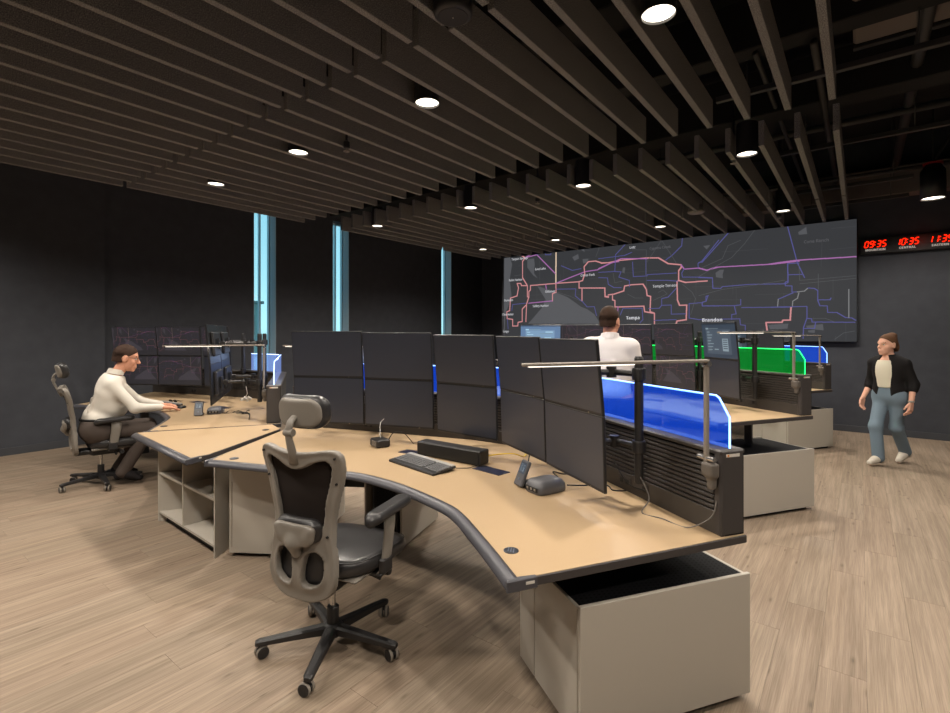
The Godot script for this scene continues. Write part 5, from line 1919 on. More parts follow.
func make_chair(called: String, label: String, at: Vector3, turn: float) -> Node3D:
	var t := thing(called, label, "chair", at, turn, "")
	# back frame with its window and lower openings
	var outline := smooth_poly([[0.0, 0.345], [0.09, 0.35], [0.165, 0.385], [0.195, 0.45], [0.192, 0.54], [0.178, 0.62], [0.176, 0.70], [0.195, 0.80], [0.222, 0.90], [0.240, 0.98], [0.232, 1.035], [0.19, 1.055], [0.11, 1.045], [0.0, 1.035]], 4)
	var window := smooth_poly([[0.0, 0.655], [0.10, 0.655], [0.128, 0.70], [0.145, 0.80], [0.172, 0.90], [0.190, 0.97], [0.172, 1.005], [0.11, 0.995], [0.05, 0.965], [0.0, 0.955]], 4)
	var slot := spline([Vector2(0.035, 0.43), Vector2(0.09, 0.425), Vector2(0.135, 0.46), Vector2(0.142, 0.53), Vector2(0.11, 0.575), Vector2(0.05, 0.565), Vector2(0.03, 0.50)], 4, true)
	var slot2 := PackedVector2Array()
	for v in slot:
		slot2.append(Vector2(-v.x, v.y))
	var g := {"u0": -0.32, "v0": 0.28, "step": 0.01, "nu": 65, "nv": 87, "th": 0.0115, "rim": 0.013, "r": 0.010, "off": 0.0, "box": AABB(Vector3(-0.33, 0.31, -0.28), Vector3(0.24, 0.78, 0.56))}
	var d := PackedFloat32Array()
	for j in 87:
		for i in 65:
			var p := Vector2(g.u0 + i * 0.01, g.v0 + j * 0.01)
			d.append(maxf(maxf(poly_d(p, outline), -poly_d(p, window)), maxf(-poly_d(p, slot), -poly_d(p, slot2))))
	g["d"] = d
	obj("back_frame", sdf_mesh([[3, g]], 0.0075, 0.0), M.chair_grey, t)
	# mesh panel set in the window
	var mb := Shape.new()
	var front := PackedVector3Array()
	var big := Shape.inset(window, -0.012)
	var idx := Geometry2D.triangulate_polygon(big)
	# rows of strips, so that the fabric follows the curve of the frame
	var rows := 14
	var strips := []
	for r in rows + 1:
		var y := 0.648 + (1.0 - 0.648) * r / rows
		var wdt := 0.0
		for i in 60:
			if Geometry2D.is_point_in_polygon(Vector2(i * 0.004, y), big):
				wdt = i * 0.004
		strips.append([y, maxf(wdt, 0.02)])
	var rings := []
	for s in strips:
		var ring := []
		for k in 9:
			var z: float = lerpf(-s[1], s[1], k / 8.0)
			ring.append(Vector3(back_curve(s[0], z) + 0.008, s[0], z))
		for k in 9:
			var z: float = lerpf(s[1], -s[1], k / 8.0)
			ring.append(Vector3(back_curve(s[0], z) + 0.004, s[0], z))
		rings.append(ring)
	mb.loft(rings)
	obj("back_mesh", mb, M.chair_mesh, t)
	# inner black panel behind the lower openings
	var ip := Shape.new()
	var ir := []
	for r in 7:
		var y := 0.41 + 0.18 * r / 6.0
		var ring := []
		for k in 7:
			var z: float = lerpf(-0.15, 0.15, k / 6.0)
			ring.append(Vector3(back_curve(y, z) + 0.028, y, z))
		for k in 7:
			var z: float = lerpf(0.15, -0.15, k / 6.0)
			ring.append(Vector3(back_curve(y, z) + 0.020, y, z))
		ir.append(ring)
	ip.loft(ir)
	obj("lower_back_pad", ip, M.black_plastic, t)
	# lumbar carrier
	var lp := sdf_mesh([pad(Vector3(-0.236, 0.675, 0), Vector3(0.020, 0.056, 0.130), 0.018, 0.050, Basis.IDENTITY, 0.9), cap(Vector3(-0.25, 0.70, -0.10), Vector3(-0.25, 0.70, 0.10), 0.012)], 0.007, 0.02)
	obj("lumbar_pad", lp, M.black_plastic, t)
	var lc := sdf_mesh([pad(Vector3(-0.268, 0.662, 0), Vector3(0.013, 0.050, 0.110), 0.012, 0.045, Basis.IDENTITY, 0.8), cap(Vector3(-0.27, 0.625, 0), Vector3(-0.245, 0.57, 0), 0.032, 0.024), cap(Vector3(-0.262, 0.69, -0.10), Vector3(-0.262, 0.655, -0.08), 0.014), cap(Vector3(-0.262, 0.69, 0.10), Vector3(-0.262, 0.655, 0.08), 0.014)], 0.006, 0.03)
	var lump := obj("lumbar_carrier", lc, M.chair_grey, t)
	var lk := Shape.new()
	lk.box(Vector3(-0.2835, 0.645, 0.0), Vector3(0.008, 0.022, 0.038), 0.003)
	obj("release_button", lk, M.chair_grey, lump)
	# screws on the frame
	for s in [[0.90, 0.205], [0.90, -0.205], [0.655, 0.155], [0.655, -0.155], [1.02, 0.215], [1.02, -0.215]]:
		var sc := Shape.new()
		sc.lathe([[0.0, -0.004], [0.0055, -0.004], [0.0055, 0.003], [0.0, 0.003]], Transform3D(Basis(Vector3.FORWARD, -PI / 2), Vector3(back_curve(s[0], s[1]) - 0.0215, s[0], s[1])), 10, false)
		obj("screw", sc, M.black, t)
	# headrest on its arm
	var arm := Shape.new()
	var path := [Vector3(-0.262, 0.985, 0), Vector3(-0.275, 1.04, 0), Vector3(-0.293, 1.10, 0), Vector3(-0.296, 1.145, 0), Vector3(-0.282, 1.18, 0), Vector3(-0.255, 1.20, 0)]
	var wid := [0.030, 0.026, 0.021, 0.020, 0.020, 0.018]
	var ar := []
	for i in path.size():
		var dv: Vector3 = (path[mini(i + 1, path.size() - 1)] - path[maxi(i - 1, 0)]).normalized()
		var nn := Vector3(-dv.y, dv.x, 0)
		var ring := []
		for k in 12:
			var a := TAU * k / 12.0
			ring.append(path[i] + nn * cos(a) * 0.011 + Vector3(0, 0, 1) * sin(a) * wid[i])
		ar.append(ring)
	arm.loft(ar)
	var stem := obj("headrest_arm", arm, M.chair_grey, t)
	var kn := Shape.new()
	kn.lathe([[0.0, -0.024], [0.017, -0.024], [0.019, -0.018], [0.019, 0.018], [0.017, 0.024], [0.0, 0.024]], Transform3D(Basis(Vector3.RIGHT, PI / 2), Vector3(-0.292, 1.13, 0)), 16, false)
	obj("pivot", kn, M.chair_grey, stem)
	var hp := sdf_mesh([pad(Vector3(-0.222, 1.215, 0), Vector3(0.034, 0.078, 0.140), 0.030, 0.062, Basis(Vector3(0, 0, 1), 0.10), 1.9)], 0.0075, 0.0)
	var hr := obj("headrest", hp, M.leather, t)
	var hsx := sdf_mesh([pad(Vector3(-0.248, 1.213, 0), Vector3(0.018, 0.066, 0.127), 0.016, 0.055, Basis(Vector3(0, 0, 1), 0.10), 1.9)], 0.006, 0.0)
	obj("headrest_shell", hsx, M.chair_grey, hr)
	var slotm := Shape.new()
	slotm.box(Vector3(-0.262, 1.21, 0), Vector3(0.006, 0.055, 0.016), 0.003)
	obj("slot", slotm, M.black, hr)
	# seat
	var seat := Shape.new()
	var levels := [[0.405, 0.205, 0.215], [0.412, 0.230, 0.240], [0.435, 0.245, 0.254], [0.465, 0.245, 0.254], [0.485, 0.236, 0.246], [0.494, 0.215, 0.226], [0.496, 0.10, 0.11], [0.493, 0.01, 0.01]]
	var sr := []
	for l in levels:
		var ring := []
		for k in 40:
			var a := TAU * k / 40.0
			var cx := signf(cos(a)) * pow(absf(cos(a)), 0.55)
			var sz := signf(sin(a)) * pow(absf(sin(a)), 0.55)
			var x: float = 0.13 + cx * l[1] * 1.05
			var drop := -0.035 * pow(maxf(0.0, (x - 0.22) / 0.17), 2.0)
			ring.append(Vector3(x, l[0] + drop, sz * l[2] * (1.0 - 0.10 * maxf(0.0, -cx))))
		sr.append(ring)
	seat.loft(sr)
	var so := obj("seat", seat, M.leather, t)
	var seam := Shape.new()
	var sp := []
	for k in 41:
		var a := TAU * k / 40.0
		var cx := signf(cos(a)) * pow(absf(cos(a)), 0.55)
		var sz := signf(sin(a)) * pow(absf(sin(a)), 0.55)
		var x: float = 0.13 + cx * 0.238 * 1.05
		sp.append(Vector3(x, 0.484 - 0.035 * pow(maxf(0.0, (x - 0.22) / 0.17), 2.0), sz * 0.248 * (1.0 - 0.10 * maxf(0.0, -cx))))
	seam.tube(sp, 0.0035, 6)
	obj("seam", seam, M.leather, so)
	var pan := Shape.new()
	pan.box(Vector3(0.12, 0.398, 0), Vector3(0.42, 0.022, 0.42), 0.01)
	obj("seat_pan", pan, M.chair_grey, t)
	# mechanism
	var me := sdf_mesh([rbox(Vector3(0.04, 0.352, 0), Vector3(0.125, 0.038, 0.085), 0.03), rbox(Vector3(-0.12, 0.36, 0), Vector3(0.11, 0.03, 0.07), 0.025)], 0.01, 0.03)
	var mo := obj("tilt_mechanism", me, M.black_plastic, t)
	var lev := Shape.new()
	lev.tube([Vector3(0.10, 0.35, 0.07), Vector3(0.11, 0.345, 0.16), Vector3(0.115, 0.335, 0.21)], [0.008, 0.009, 0.012], 8)
	obj("lever", lev, M.black_plastic, mo)
	var kb := Shape.new()
	kb.lathe([[0.0, -0.02], [0.018, -0.02], [0.022, -0.012], [0.022, 0.012], [0.018, 0.02], [0.0, 0.02]], Transform3D(Basis(Vector3.RIGHT, PI / 2), Vector3(0.16, 0.355, 0.215)), 14, false)
	obj("knob", kb, M.black_plastic, mo)
	# arms
	for s in [-1.0, 1.0]:
		var pad := sdf_mesh([pad(Vector3(0.105, 0.700, 0.268 * s), Vector3(0.025, 0.046, 0.165), 0.024, 0.045, Basis(Vector3(0, 0, 1), 0.05) * Basis(Vector3(0, 1, 0), Vector3(0, 0, 1), Vector3(1, 0, 0))), cap(Vector3(-0.02, 0.690, 0.268 * s), Vector3(-0.05, 0.680, 0.268 * s), 0.026)], 0.0075, 0.02)
		var po := obj("arm_pad", pad, M.leather, t)
		var post := Shape.new()
		var rr := []
		for l in [[0.685, 0.11, 0.046, 0.268], [0.60, 0.11, 0.043, 0.266], [0.50, 0.095, 0.040, 0.264], [0.44, 0.085, 0.036, 0.262], [0.40, 0.08, 0.036, 0.25], [0.378, 0.08, 0.034, 0.22]]:
			var ring := []
			for k in 12:
				var a := TAU * k / 12.0
				ring.append(Vector3(l[1] + cos(a) * l[2], l[0], (l[3] + sin(a) * 0.015) * s))
			rr.append(ring)
		post.loft(rr)
		obj("arm_post", post, M.chair_grey, t)
		var sl := Shape.new()
		sl.box(Vector3(0.082, 0.43, 0.262 * s), Vector3(0.08, 0.075, 0.036), 0.008)
		obj("arm_sleeve", sl, M.black_plastic, t)
		var br := Shape.new()
		br.box(Vector3(0.08, 0.384, 0.15 * s), Vector3(0.07, 0.018, 0.22), 0.006)
		obj("arm_bracket", br, M.black_plastic, t)
	# column and star base
	var gl := Shape.new()
	gl.lathe([[0.0, 0.10], [0.030, 0.10], [0.030, 0.20], [0.027, 0.205], [0.0, 0.205]], Transform3D.IDENTITY, 18, false)
	obj("column_sleeve", gl, M.black_plastic, t)
	var gc := Shape.new()
	gc.lathe([[0.0, 0.20], [0.014, 0.20], [0.014, 0.335], [0.0, 0.335]], Transform3D.IDENTITY, 16, false)
	obj("gas_lift", gc, M.chrome, t)
	var hub := Shape.new()
	hub.lathe([[0.0, 0.062], [0.045, 0.062], [0.052, 0.075], [0.048, 0.112], [0.038, 0.122], [0.0, 0.122]], Transform3D.IDENTITY, 20)
	var ho := obj("base_hub", hub, M.black_plastic, t)
	for i in 5:
		var b := Basis(Vector3.UP, -TAU * i / 5.0 - deg_to_rad(13.0))
		var leg := Shape.new()
		var lr := []
		for l in [[0.02, 0.096, 0.030, 0.022], [0.12, 0.092, 0.026, 0.018], [0.26, 0.084, 0.022, 0.014], [0.345, 0.079, 0.021, 0.012], [0.362, 0.077, 0.014, 0.009]]:
			var ring := []
			for q in [[-1.0, -1.0], [-1.0, 0.55], [-0.6, 1.0], [0.6, 1.0], [1.0, 0.55], [1.0, -1.0]]:
				ring.append(b * Vector3(l[0], l[1] + q[1] * l[3], q[0] * l[2]))
			lr.append(ring)
		leg.loft(lr, false)
		obj("base_leg", leg, M.black_plastic, t)
		var tip := b * Vector3(0.342, 0, 0)
		var yaw: float = -TAU * i / 5.0 + [0.5, -0.7, 1.1, 0.2, -0.4][i]
		var cb := Basis(Vector3.UP, yaw)
		var cs := Shape.new()
		cs.lathe([[0.0, 0.045], [0.009, 0.045], [0.009, 0.075], [0.0, 0.075]], Transform3D(Basis.IDENTITY, tip), 10, false)
		cs.box(tip + Vector3(0, 0.042, 0), Vector3(0.034, 0.014, 0.018), 0.004, cb)
		var co := obj("caster", cs, M.black_plastic, t)
		for s in [-1.0, 1.0]:
			var xf := Transform3D(cb * Basis(Vector3.RIGHT, PI / 2), tip + cb * Vector3(-0.010, 0.0305, 0.015 * s))
			var wh := Shape.new()
			wh.lathe([[0.0, -0.010], [0.022, -0.011], [0.027, -0.009], [0.027, 0.009], [0.022, 0.011], [0.0, 0.010]], xf, 20, false)
			obj("wheel", wh, M.black_plastic, co)
			var ty := Shape.new()
			ty.lathe([[0.0265, -0.0075], [0.0302, -0.0055], [0.0302, 0.0055], [0.0265, 0.0075]], xf, 20)
			obj("tyre", ty, M.tyre, co)
	return t
# ---------------------------------------------------------------- smooth bodies from joined capsules

func cap(a: Vector3, b: Vector3, ra: float, rb := -1.0) -> Array:
	return [0, a, b, ra, ra if rb < 0.0 else rb]

func ell(c: Vector3, r: Vector3, basis := Basis.IDENTITY) -> Array:
	return [1, c, r, basis.inverse(), maxf(r.x, maxf(r.y, r.z))]

func rbox(c: Vector3, h: Vector3, r: float, basis := Basis.IDENTITY, bend := 0.0) -> Array:
	return [2, c, h, basis.inverse(), r, bend, h.length()]

func pad(c: Vector3, h: Vector3, r: float, corner: float, basis := Basis.IDENTITY, bend := 0.0) -> Array:
	return [4, c, h, basis.inverse(), r, bend, h.length(), corner]

func prim_d(q: Array, p: Vector3) -> float:
	match q[0]:
		0:
			var ab: Vector3 = q[2] - q[1]
			var t: float = clampf((p - q[1]).dot(ab) / maxf(ab.length_squared(), 1e-9), 0.0, 1.0)
			return (p - q[1] - ab * t).length() - lerpf(q[3], q[4], t)
		1:
			var l: Vector3 = q[3] * (p - q[1])
			var k0: float = (l / q[2]).length()
			var k1: float = (l / (q[2] * q[2])).length()
			return k0 * (k0 - 1.0) / maxf(k1, 1e-6) if k0 > 0.05 else -minf(q[2].x, minf(q[2].y, q[2].z))
		2:
			var l: Vector3 = q[3] * (p - q[1])
			l.x -= q[5] * l.z * l.z
			var d: Vector3 = l.abs() - q[2] + Vector3.ONE * q[4]
			return Vector3(maxf(d.x, 0), maxf(d.y, 0), maxf(d.z, 0)).length() + minf(maxf(d.x, maxf(d.y, d.z)), 0.0) - q[4]
		4:
			# a bent pad with wide corner rounding in its own plane
			var l: Vector3 = q[3] * (p - q[1])
			l.x -= q[5] * l.z * l.z
			var e := Vector2(absf(l.y) - q[2].y + q[7], absf(l.z) - q[2].z + q[7])
			var a: float = Vector2(maxf(e.x, 0), maxf(e.y, 0)).length() + minf(maxf(e.x, e.y), 0.0) - q[7] + q[4]
			var b: float = absf(l.x) - q[2].x + q[4]
			return Vector2(maxf(a, 0), maxf(b, 0)).length() + minf(maxf(a, b), 0.0) - q[4]
		3:
			# a curved plate whose outline comes as a sampled 2D distance
			var g: Dictionary = q[1]
			var s := plate_2d(g, p.z, p.y)
			var th: float = g.th + g.rim * exp(-maxf(-s, 0.0) * 60.0)
			var a: float = s + g.r
			var b: float = absf(p.x - back_curve(p.y, p.z) - g.off) - th + g.r
			return Vector2(maxf(a, 0), maxf(b, 0)).length() + minf(maxf(a, b), 0.0) - g.r
	return 1e3

func prim_box(q: Array) -> AABB:
	match q[0]:
		0:
			var r: Vector3 = Vector3.ONE * maxf(q[3], q[4])
			return AABB(q[1] - r, r * 2.0).merge(AABB(q[2] - r, r * 2.0))
		1:
			var r: Vector3 = Vector3.ONE * q[4]
			return AABB(q[1] - r, r * 2.0)
		2, 4:
			var r: Vector3 = Vector3.ONE * (q[6] + q[5] * q[2].z * q[2].z)
			return AABB(q[1] - r, r * 2.0)
	return q[1].box

func plate_2d(g: Dictionary, u: float, v: float) -> float:
	var x: float = clampf((u - g.u0) / g.step, 0.0, g.nu - 1.001)
	var y: float = clampf((v - g.v0) / g.step, 0.0, g.nv - 1.001)
	var i := int(x)
	var j := int(y)
	var f := x - i
	var h := y - j
	var n: int = g.nu
	var d: PackedFloat32Array = g.d
	return lerpf(lerpf(d[j * n + i], d[j * n + i + 1], f), lerpf(d[(j + 1) * n + i], d[(j + 1) * n + i + 1], f), h)

func poly_d(p: Vector2, poly: PackedVector2Array) -> float:
	var best := 1e9
	var inside := false
	var n := poly.size()
	for i in n:
		var a := poly[i]
		var b := poly[(i + 1) % n]
		var e := b - a
		var w := p - a
		var t := clampf(w.dot(e) / e.length_squared(), 0.0, 1.0)
		best = minf(best, (w - e * t).length_squared())
		if (a.y > p.y) != (b.y > p.y) and p.x < a.x + (p.y - a.y) / (b.y - a.y) * e.x:
			inside = not inside
	return -sqrt(best) if inside else sqrt(best)

# surface nets; planes are [normal, distance]: what lies past them is cut off
func sdf_mesh(prims: Array, cell: float, k: float, planes := [], into: Shape = null) -> Shape:
	var bb := prim_box(prims[0])
	for q in prims:
		bb = bb.merge(prim_box(q))
	bb = bb.grow(cell * 2.5)
	var B := 6
	var nbx := int(ceil(bb.size.x / (cell * B)))
	var nby := int(ceil(bb.size.y / (cell * B)))
	var nbz := int(ceil(bb.size.z / (cell * B)))
	var nx := nbx * B + 1
	var ny := nby * B + 1
	var nz := nbz * B + 1
	var val := PackedFloat32Array()
	val.resize(nx * ny * nz)
	val.fill(1e3)
	var done := PackedByteArray()
	done.resize(nx * ny * nz)
	var half := cell * B * 0.5
	var reach := half * 1.7321
	var active := []
	for bz in nbz:
		for by in nby:
			for bx in nbx:
				var o := Vector3(bx, by, bz) * (cell * B) + bb.position
				var c := o + Vector3.ONE * half
				var ds := []
				var lo := 1e9
				for q in prims:
					var d := prim_d(q, c)
					ds.append(d)
					lo = minf(lo, d)
				if lo > reach * 1.25 + k or lo < -reach * 1.6:
					if lo < 0.0:
						for z in B + 1:
							for y in B + 1:
								for x in B + 1:
									var id := ((bz * B + z) * ny + by * B + y) * nx + bx * B + x
									if not done[id]:
										val[id] = -1e3
					continue
				var near := []
				for i in prims.size():
					if ds[i] < lo + reach * 2.6 + k:
						near.append(prims[i])
				active.append(Vector3i(bx, by, bz))
				for z in B + 1:
					for y in B + 1:
						for x in B + 1:
							var id := ((bz * B + z) * ny + by * B + y) * nx + bx * B + x
							if done[id]:
								continue
							done[id] = 1
							var p := o + Vector3(x, y, z) * cell
							var d := 1e9
							for q in near:
								var e := prim_d(q, p)
								var h := maxf(k - absf(d - e), 0.0) / k if k > 0.0 else 0.0
								d = minf(d, e) - h * h * k * 0.25
							for pl in planes:
								d = maxf(d, pl[0].dot(p) - pl[1])
							val[id] = d
	var where := {}
	var verts := PackedVector3Array()
	var steps := [0, 1, nx, nx + 1, nx * ny, nx * ny + 1, nx * ny + nx, nx * ny + nx + 1]
	var offs := [Vector3(0, 0, 0), Vector3(1, 0, 0), Vector3(0, 1, 0), Vector3(1, 1, 0), Vector3(0, 0, 1), Vector3(1, 0, 1), Vector3(0, 1, 1), Vector3(1, 1, 1)]
	var edges := [[0, 1], [2, 3], [4, 5], [6, 7], [0, 2], [1, 3], [4, 6], [5, 7], [0, 4], [1, 5], [2, 6], [3, 7]]
	for blk in active:
		for z in B:
			for y in B:
				for x in B:
					var id: int = ((blk.z * B + z) * ny + blk.y * B + y) * nx + blk.x * B + x
					var neg := 0
					for s in steps:
						if val[id + s] < 0.0:
							neg += 1
					if neg == 0 or neg == 8:
						continue
					var sum := Vector3.ZERO
					var cnt := 0
					for e in edges:
						var a: float = val[id + steps[e[0]]]
						var b: float = val[id + steps[e[1]]]
						if (a < 0.0) != (b < 0.0):
							sum += offs[e[0]].lerp(offs[e[1]], clampf(a / (a - b), 0.0, 1.0))
							cnt += 1
					where[id] = verts.size()
					verts.append(bb.position + (Vector3(blk.x * B + x, blk.y * B + y, blk.z * B + z) + sum / cnt) * cell)
	var t := PackedVector3Array()
	var sx := 1
	var sy := nx
	var sz := nx * ny
	for id in where:
		for ax in 3:
			var st: int = [sx, sy, sz][ax]
			var a: float = val[id]
			var b: float = val[id + st]
			if (a < 0.0) == (b < 0.0):
				continue
			var u: int = [sy, sz, sx][ax]
			var w: int = [sz, sx, sy][ax]
			if not (where.has(id - u) and where.has(id - w) and where.has(id - u - w)):
				continue
			var q := [verts[where[id]], verts[where[id - u]], verts[where[id - u - w]], verts[where[id - w]]]
			if a < 0.0:
				q.reverse()
			t.append_array(PackedVector3Array([q[0], q[1], q[2], q[0], q[2], q[3]]))
	var s := into if into else Shape.new()
	s.piece(t, true)
	return s

# ---------------------------------------------------------------- people

func dir_basis(f: Vector3, up := Vector3.UP) -> Basis:
	# x forward, y up, z right
	var x := f.normalized()
	var z := x.cross(up).normalized()
	var y := z.cross(x).normalized()
	return Basis(x, y, z)

func head_prims(c: Vector3, b: Basis, s: float) -> Array:
	var P := func(x: float, y: float, z: float) -> Vector3:
		return c + b * (Vector3(x, y, z) * s)
	return [
		ell(P.call(-0.012, 0.035, 0), Vector3(0.098, 0.095, 0.076) * s, b), ell(P.call(0.022, -0.045, 0), Vector3(0.066, 0.072, 0.058) * s, b),
		cap(P.call(0.07, -0.097, 0.012), P.call(0.07, -0.097, -0.012), 0.018 * s), cap(P.call(0.084, 0.022, 0), P.call(0.108, -0.022, 0), 0.009 * s, 0.014 * s),
		cap(P.call(0.07, 0.034, 0.034), P.call(0.07, 0.034, -0.034), 0.014 * s), cap(P.call(0.082, -0.058, 0.018), P.call(0.082, -0.058, -0.018), 0.009 * s),
		cap(P.call(0.083, -0.07, 0.015), P.call(0.083, -0.07, -0.015), 0.009 * s), ell(P.call(0.05, -0.025, 0.045), Vector3(0.022, 0.024, 0.018) * s, b), ell(P.call(0.05, -0.025, -0.045), Vector3(0.022, 0.024, 0.018) * s, b),
		ell(P.call(-0.012, -0.004, 0.078), Vector3(0.02, 0.031, 0.009) * s, b), ell(P.call(-0.012, -0.004, -0.078), Vector3(0.02, 0.031, 0.009) * s, b),
	]

func hand_prims(wrist: Vector3, b: Basis, side: float, curl: float, s := 1.0) -> Array:
	# b.x along the hand, b.y out of the back of the hand, z across; the thumb lies on side * z
	var out := [rbox(wrist + b * Vector3(0.045, 0, 0) * s, Vector3(0.048, 0.015, 0.040) * s, 0.014 * s, b)]
	var lens := [0.070, 0.080, 0.074, 0.058]
	for i in 4:
		var z: float = side * (0.030 - i * 0.020)
		var a := wrist + b * Vector3(0.088 - absf(i - 1.2) * 0.004, 0, z) * s
		var c1 := curl * 0.5
		var m := a + b * Vector3(cos(c1) * lens[i] * 0.5, -sin(c1) * lens[i] * 0.5, z * 0.1) * s
		var c2 := curl * 1.3
		var e := m + b * Vector3(cos(c2) * lens[i] * 0.5, -sin(c2) * lens[i] * 0.5, 0) * s
		out.append(cap(a, m, 0.0092 * s, 0.0085 * s))
		out.append(cap(m, e, 0.0085 * s, 0.0072 * s))
	var ta := wrist + b * Vector3(0.02, -0.004, side * 0.034) * s
	var tm := ta + b * Vector3(0.035, -0.008, side * 0.026) * s
	out.append(cap(ta, tm, 0.0125 * s, 0.0105 * s))
	out.append(cap(tm, tm + b * Vector3(0.032, -0.012, side * 0.008) * s, 0.0105 * s, 0.0085 * s))
	return out

# J: joints by name; look: materials and which garments there are
func person(label: String, J: Dictionary, look: Dictionary) -> Node3D:
	var at: Vector3 = look.at
	var o := thing("person", label, "person", at)
	var g := func(n: String) -> Vector3:
		return J[n] - at
	var f: Vector3 = look.face
	var chest_b := dir_basis(look.chest, (g.call("neck") - g.call("pelvis")).normalized())
	var pel_b := dir_basis(look.hip)
	var hb := dir_basis(f, look.get("head_up", Vector3.UP))
	var hs: float = look.get("head_size", 1.0)
	var w: float = look.get("bulk", 1.0)
	var neck: Vector3 = g.call("neck")
	var pel: Vector3 = g.call("pelvis")
	var head: Vector3 = g.call("head")
	var mid := pel.lerp(neck, 0.42)
	var up := (neck - pel).normalized()
	var torso := func(extra: float) -> Array:
		var r := []
		r.append(ell(pel.lerp(neck, 0.66) + chest_b.x * 0.012, Vector3(0.118 + extra, 0.20 + extra, 0.165 * w + extra), chest_b))
		r.append(ell(mid + chest_b.x * look.get("belly", 0.01), Vector3(0.110 * w + extra, 0.17, 0.148 * w + extra), chest_b))
		r.append(cap(g.call("sh_l").lerp(neck, 0.25) - up * 0.01, g.call("sh_r").lerp(neck, 0.25) - up * 0.01, 0.062 + extra))
		r.append(cap(neck - up * 0.06, neck + up * 0.0, 0.075 + extra, 0.055 + extra))
		return r
	var hips := func(extra: float) -> Array:
		return [cap(pel + pel_b.z * 0.075 * w, pel - pel_b.z * 0.075 * w, 0.118 * w + extra), ell(pel + up * 0.08, Vector3(0.112 * w + extra, 0.11, 0.15 * w + extra), pel_b), cap(g.call("hip_l"), g.call("hip_r"), 0.10 * w + extra)]
	var body := []
	body.append_array(torso.call(-0.012))
	body.append_array(hips.call(-0.012))
	body.append(cap(neck - up * 0.03, head - hb.y * 0.05 * hs - hb.x * 0.012, 0.056, 0.052 * hs))
	for s in ["l", "r"]:
		body.append(cap(g.call("sh_" + s), g.call("el_" + s), 0.047, 0.037))
		body.append(cap(g.call("el_" + s), g.call("wr_" + s), 0.038, 0.025))
		body.append(cap(g.call("hip_" + s), g.call("kn_" + s), 0.060, 0.042))
		body.append(cap(g.call("kn_" + s), g.call("an_" + s), 0.042, 0.032))
		body.append(cap(g.call("an_" + s), g.call("toe_" + s), 0.035, 0.03))
	var skin := sdf_mesh(body, 0.014, 0.03)
	sdf_mesh(head_prims(head, hb, hs), 0.0055, 0.022, [], skin)
	for s in ["l", "r"]:
		var hd: Array = look["hand_" + s]
		var side: float = hd[2]
		sdf_mesh(hand_prims(g.call("wr_" + s), dir_basis(hd[0], hd[1]), side, hd[3], hs), 0.0042, 0.008, [], skin)
	obj("body", skin, look.skin, o)
	# shirt
	var top := []
	top.append_array(torso.call(look.get("loose", 0.006)))
	top.append(ell(pel + up * 0.10, Vector3(0.125 * w, 0.13, 0.158 * w), pel_b))
	top.append(cap(neck - up * 0.02, neck + up * 0.02, 0.064, 0.06))
	if look.get("tuck", false):
		top.append(ell(pel + up * 0.06, Vector3(0.125 * w, 0.08, 0.16 * w), pel_b))
	var long: float = look.sleeve
	for s in ["l", "r"]:
		var sh: Vector3 = g.call("sh_" + s)
		var el: Vector3 = g.call("el_" + s)
		var wr: Vector3 = g.call("wr_" + s)
		if long > 0.0 and long < 0.5:
			top.append(cap(sh, sh.lerp(el, long * 2.0), 0.062, 0.060))
		elif long >= 0.5:
			top.append(cap(sh, el, 0.060, 0.050))
			top.append(cap(el, el.lerp(wr, (long - 0.5) * 2.0), 0.050, 0.038))
	# soft folds of the cloth
	var rng := RandomNumberGenerator.new()
	rng.seed = 40 + int(at.x * 10.0)
	for i in look.get("folds", 0):
		var a := rng.randf_range(-1.2, 1.2) + (PI if i % 2 == 0 else 0.0)
		var y0 := rng.randf_range(0.15, 0.6)
		var base := pel.lerp(neck, y0) + chest_b * Vector3(cos(a) * 0.112 * w, 0, sin(a) * 0.152 * w)
		var a2 := a + rng.randf_range(-0.5, 0.5)
		var tip := pel.lerp(neck, y0 + rng.randf_range(0.15, 0.35)) + chest_b * Vector3(cos(a2) * 0.108 * w, 0, sin(a2) * 0.146 * w)
		top.append(cap(base, tip, 0.013, 0.009))
	var shirt_name: String = look.get("shirt_name", "shirt")
	obj(shirt_name, sdf_mesh(top, 0.011, 0.035, [[-up, -(pel - up * look.get("hem", 0.02)).dot(up)], [up, (neck + up * look.get("neckline", -0.004)).dot(up)]]), look.shirt, o)
	if look.get("collar", true):
		var col := Shape.new()
		var ring := []
		for i in 13:
			var a := 0.5 + (TAU - 1.0) * i / 12.0
			ring.append(neck + up * (0.035 + 0.012 * -cos(a)) + chest_b * Vector3(cos(a) * 0.068, 0, sin(a) * 0.068))
		var rings := []
		for i in ring.size():
			var outw: Vector3 = (ring[i] - neck).normalized()
			outw = (outw - up * outw.dot(up)).normalized()
			rings.append([ring[i] + up * 0.022, ring[i] + outw * 0.006 + up * 0.02, ring[i] + outw * 0.016 - up * 0.03, ring[i] + outw * 0.008 - up * 0.03])
		col.loft(rings, false)
		obj("collar", col, look.shirt, o)
	# trousers
	var low := []
	low.append_array(hips.call(0.004))
	for s in ["l", "r"]:
		low.append(cap(g.call("hip_" + s), g.call("kn_" + s), 0.086 * w, 0.066))
		low.append(cap(g.call("kn_" + s), g.call("an_" + s), 0.066, look.get("cuff", 0.055)))
	var cuts := [[Vector3.UP, pel.y + look.get("waist", 0.10)]]
	obj("trousers", sdf_mesh(low, 0.012, 0.04, cuts), look.trousers, o)
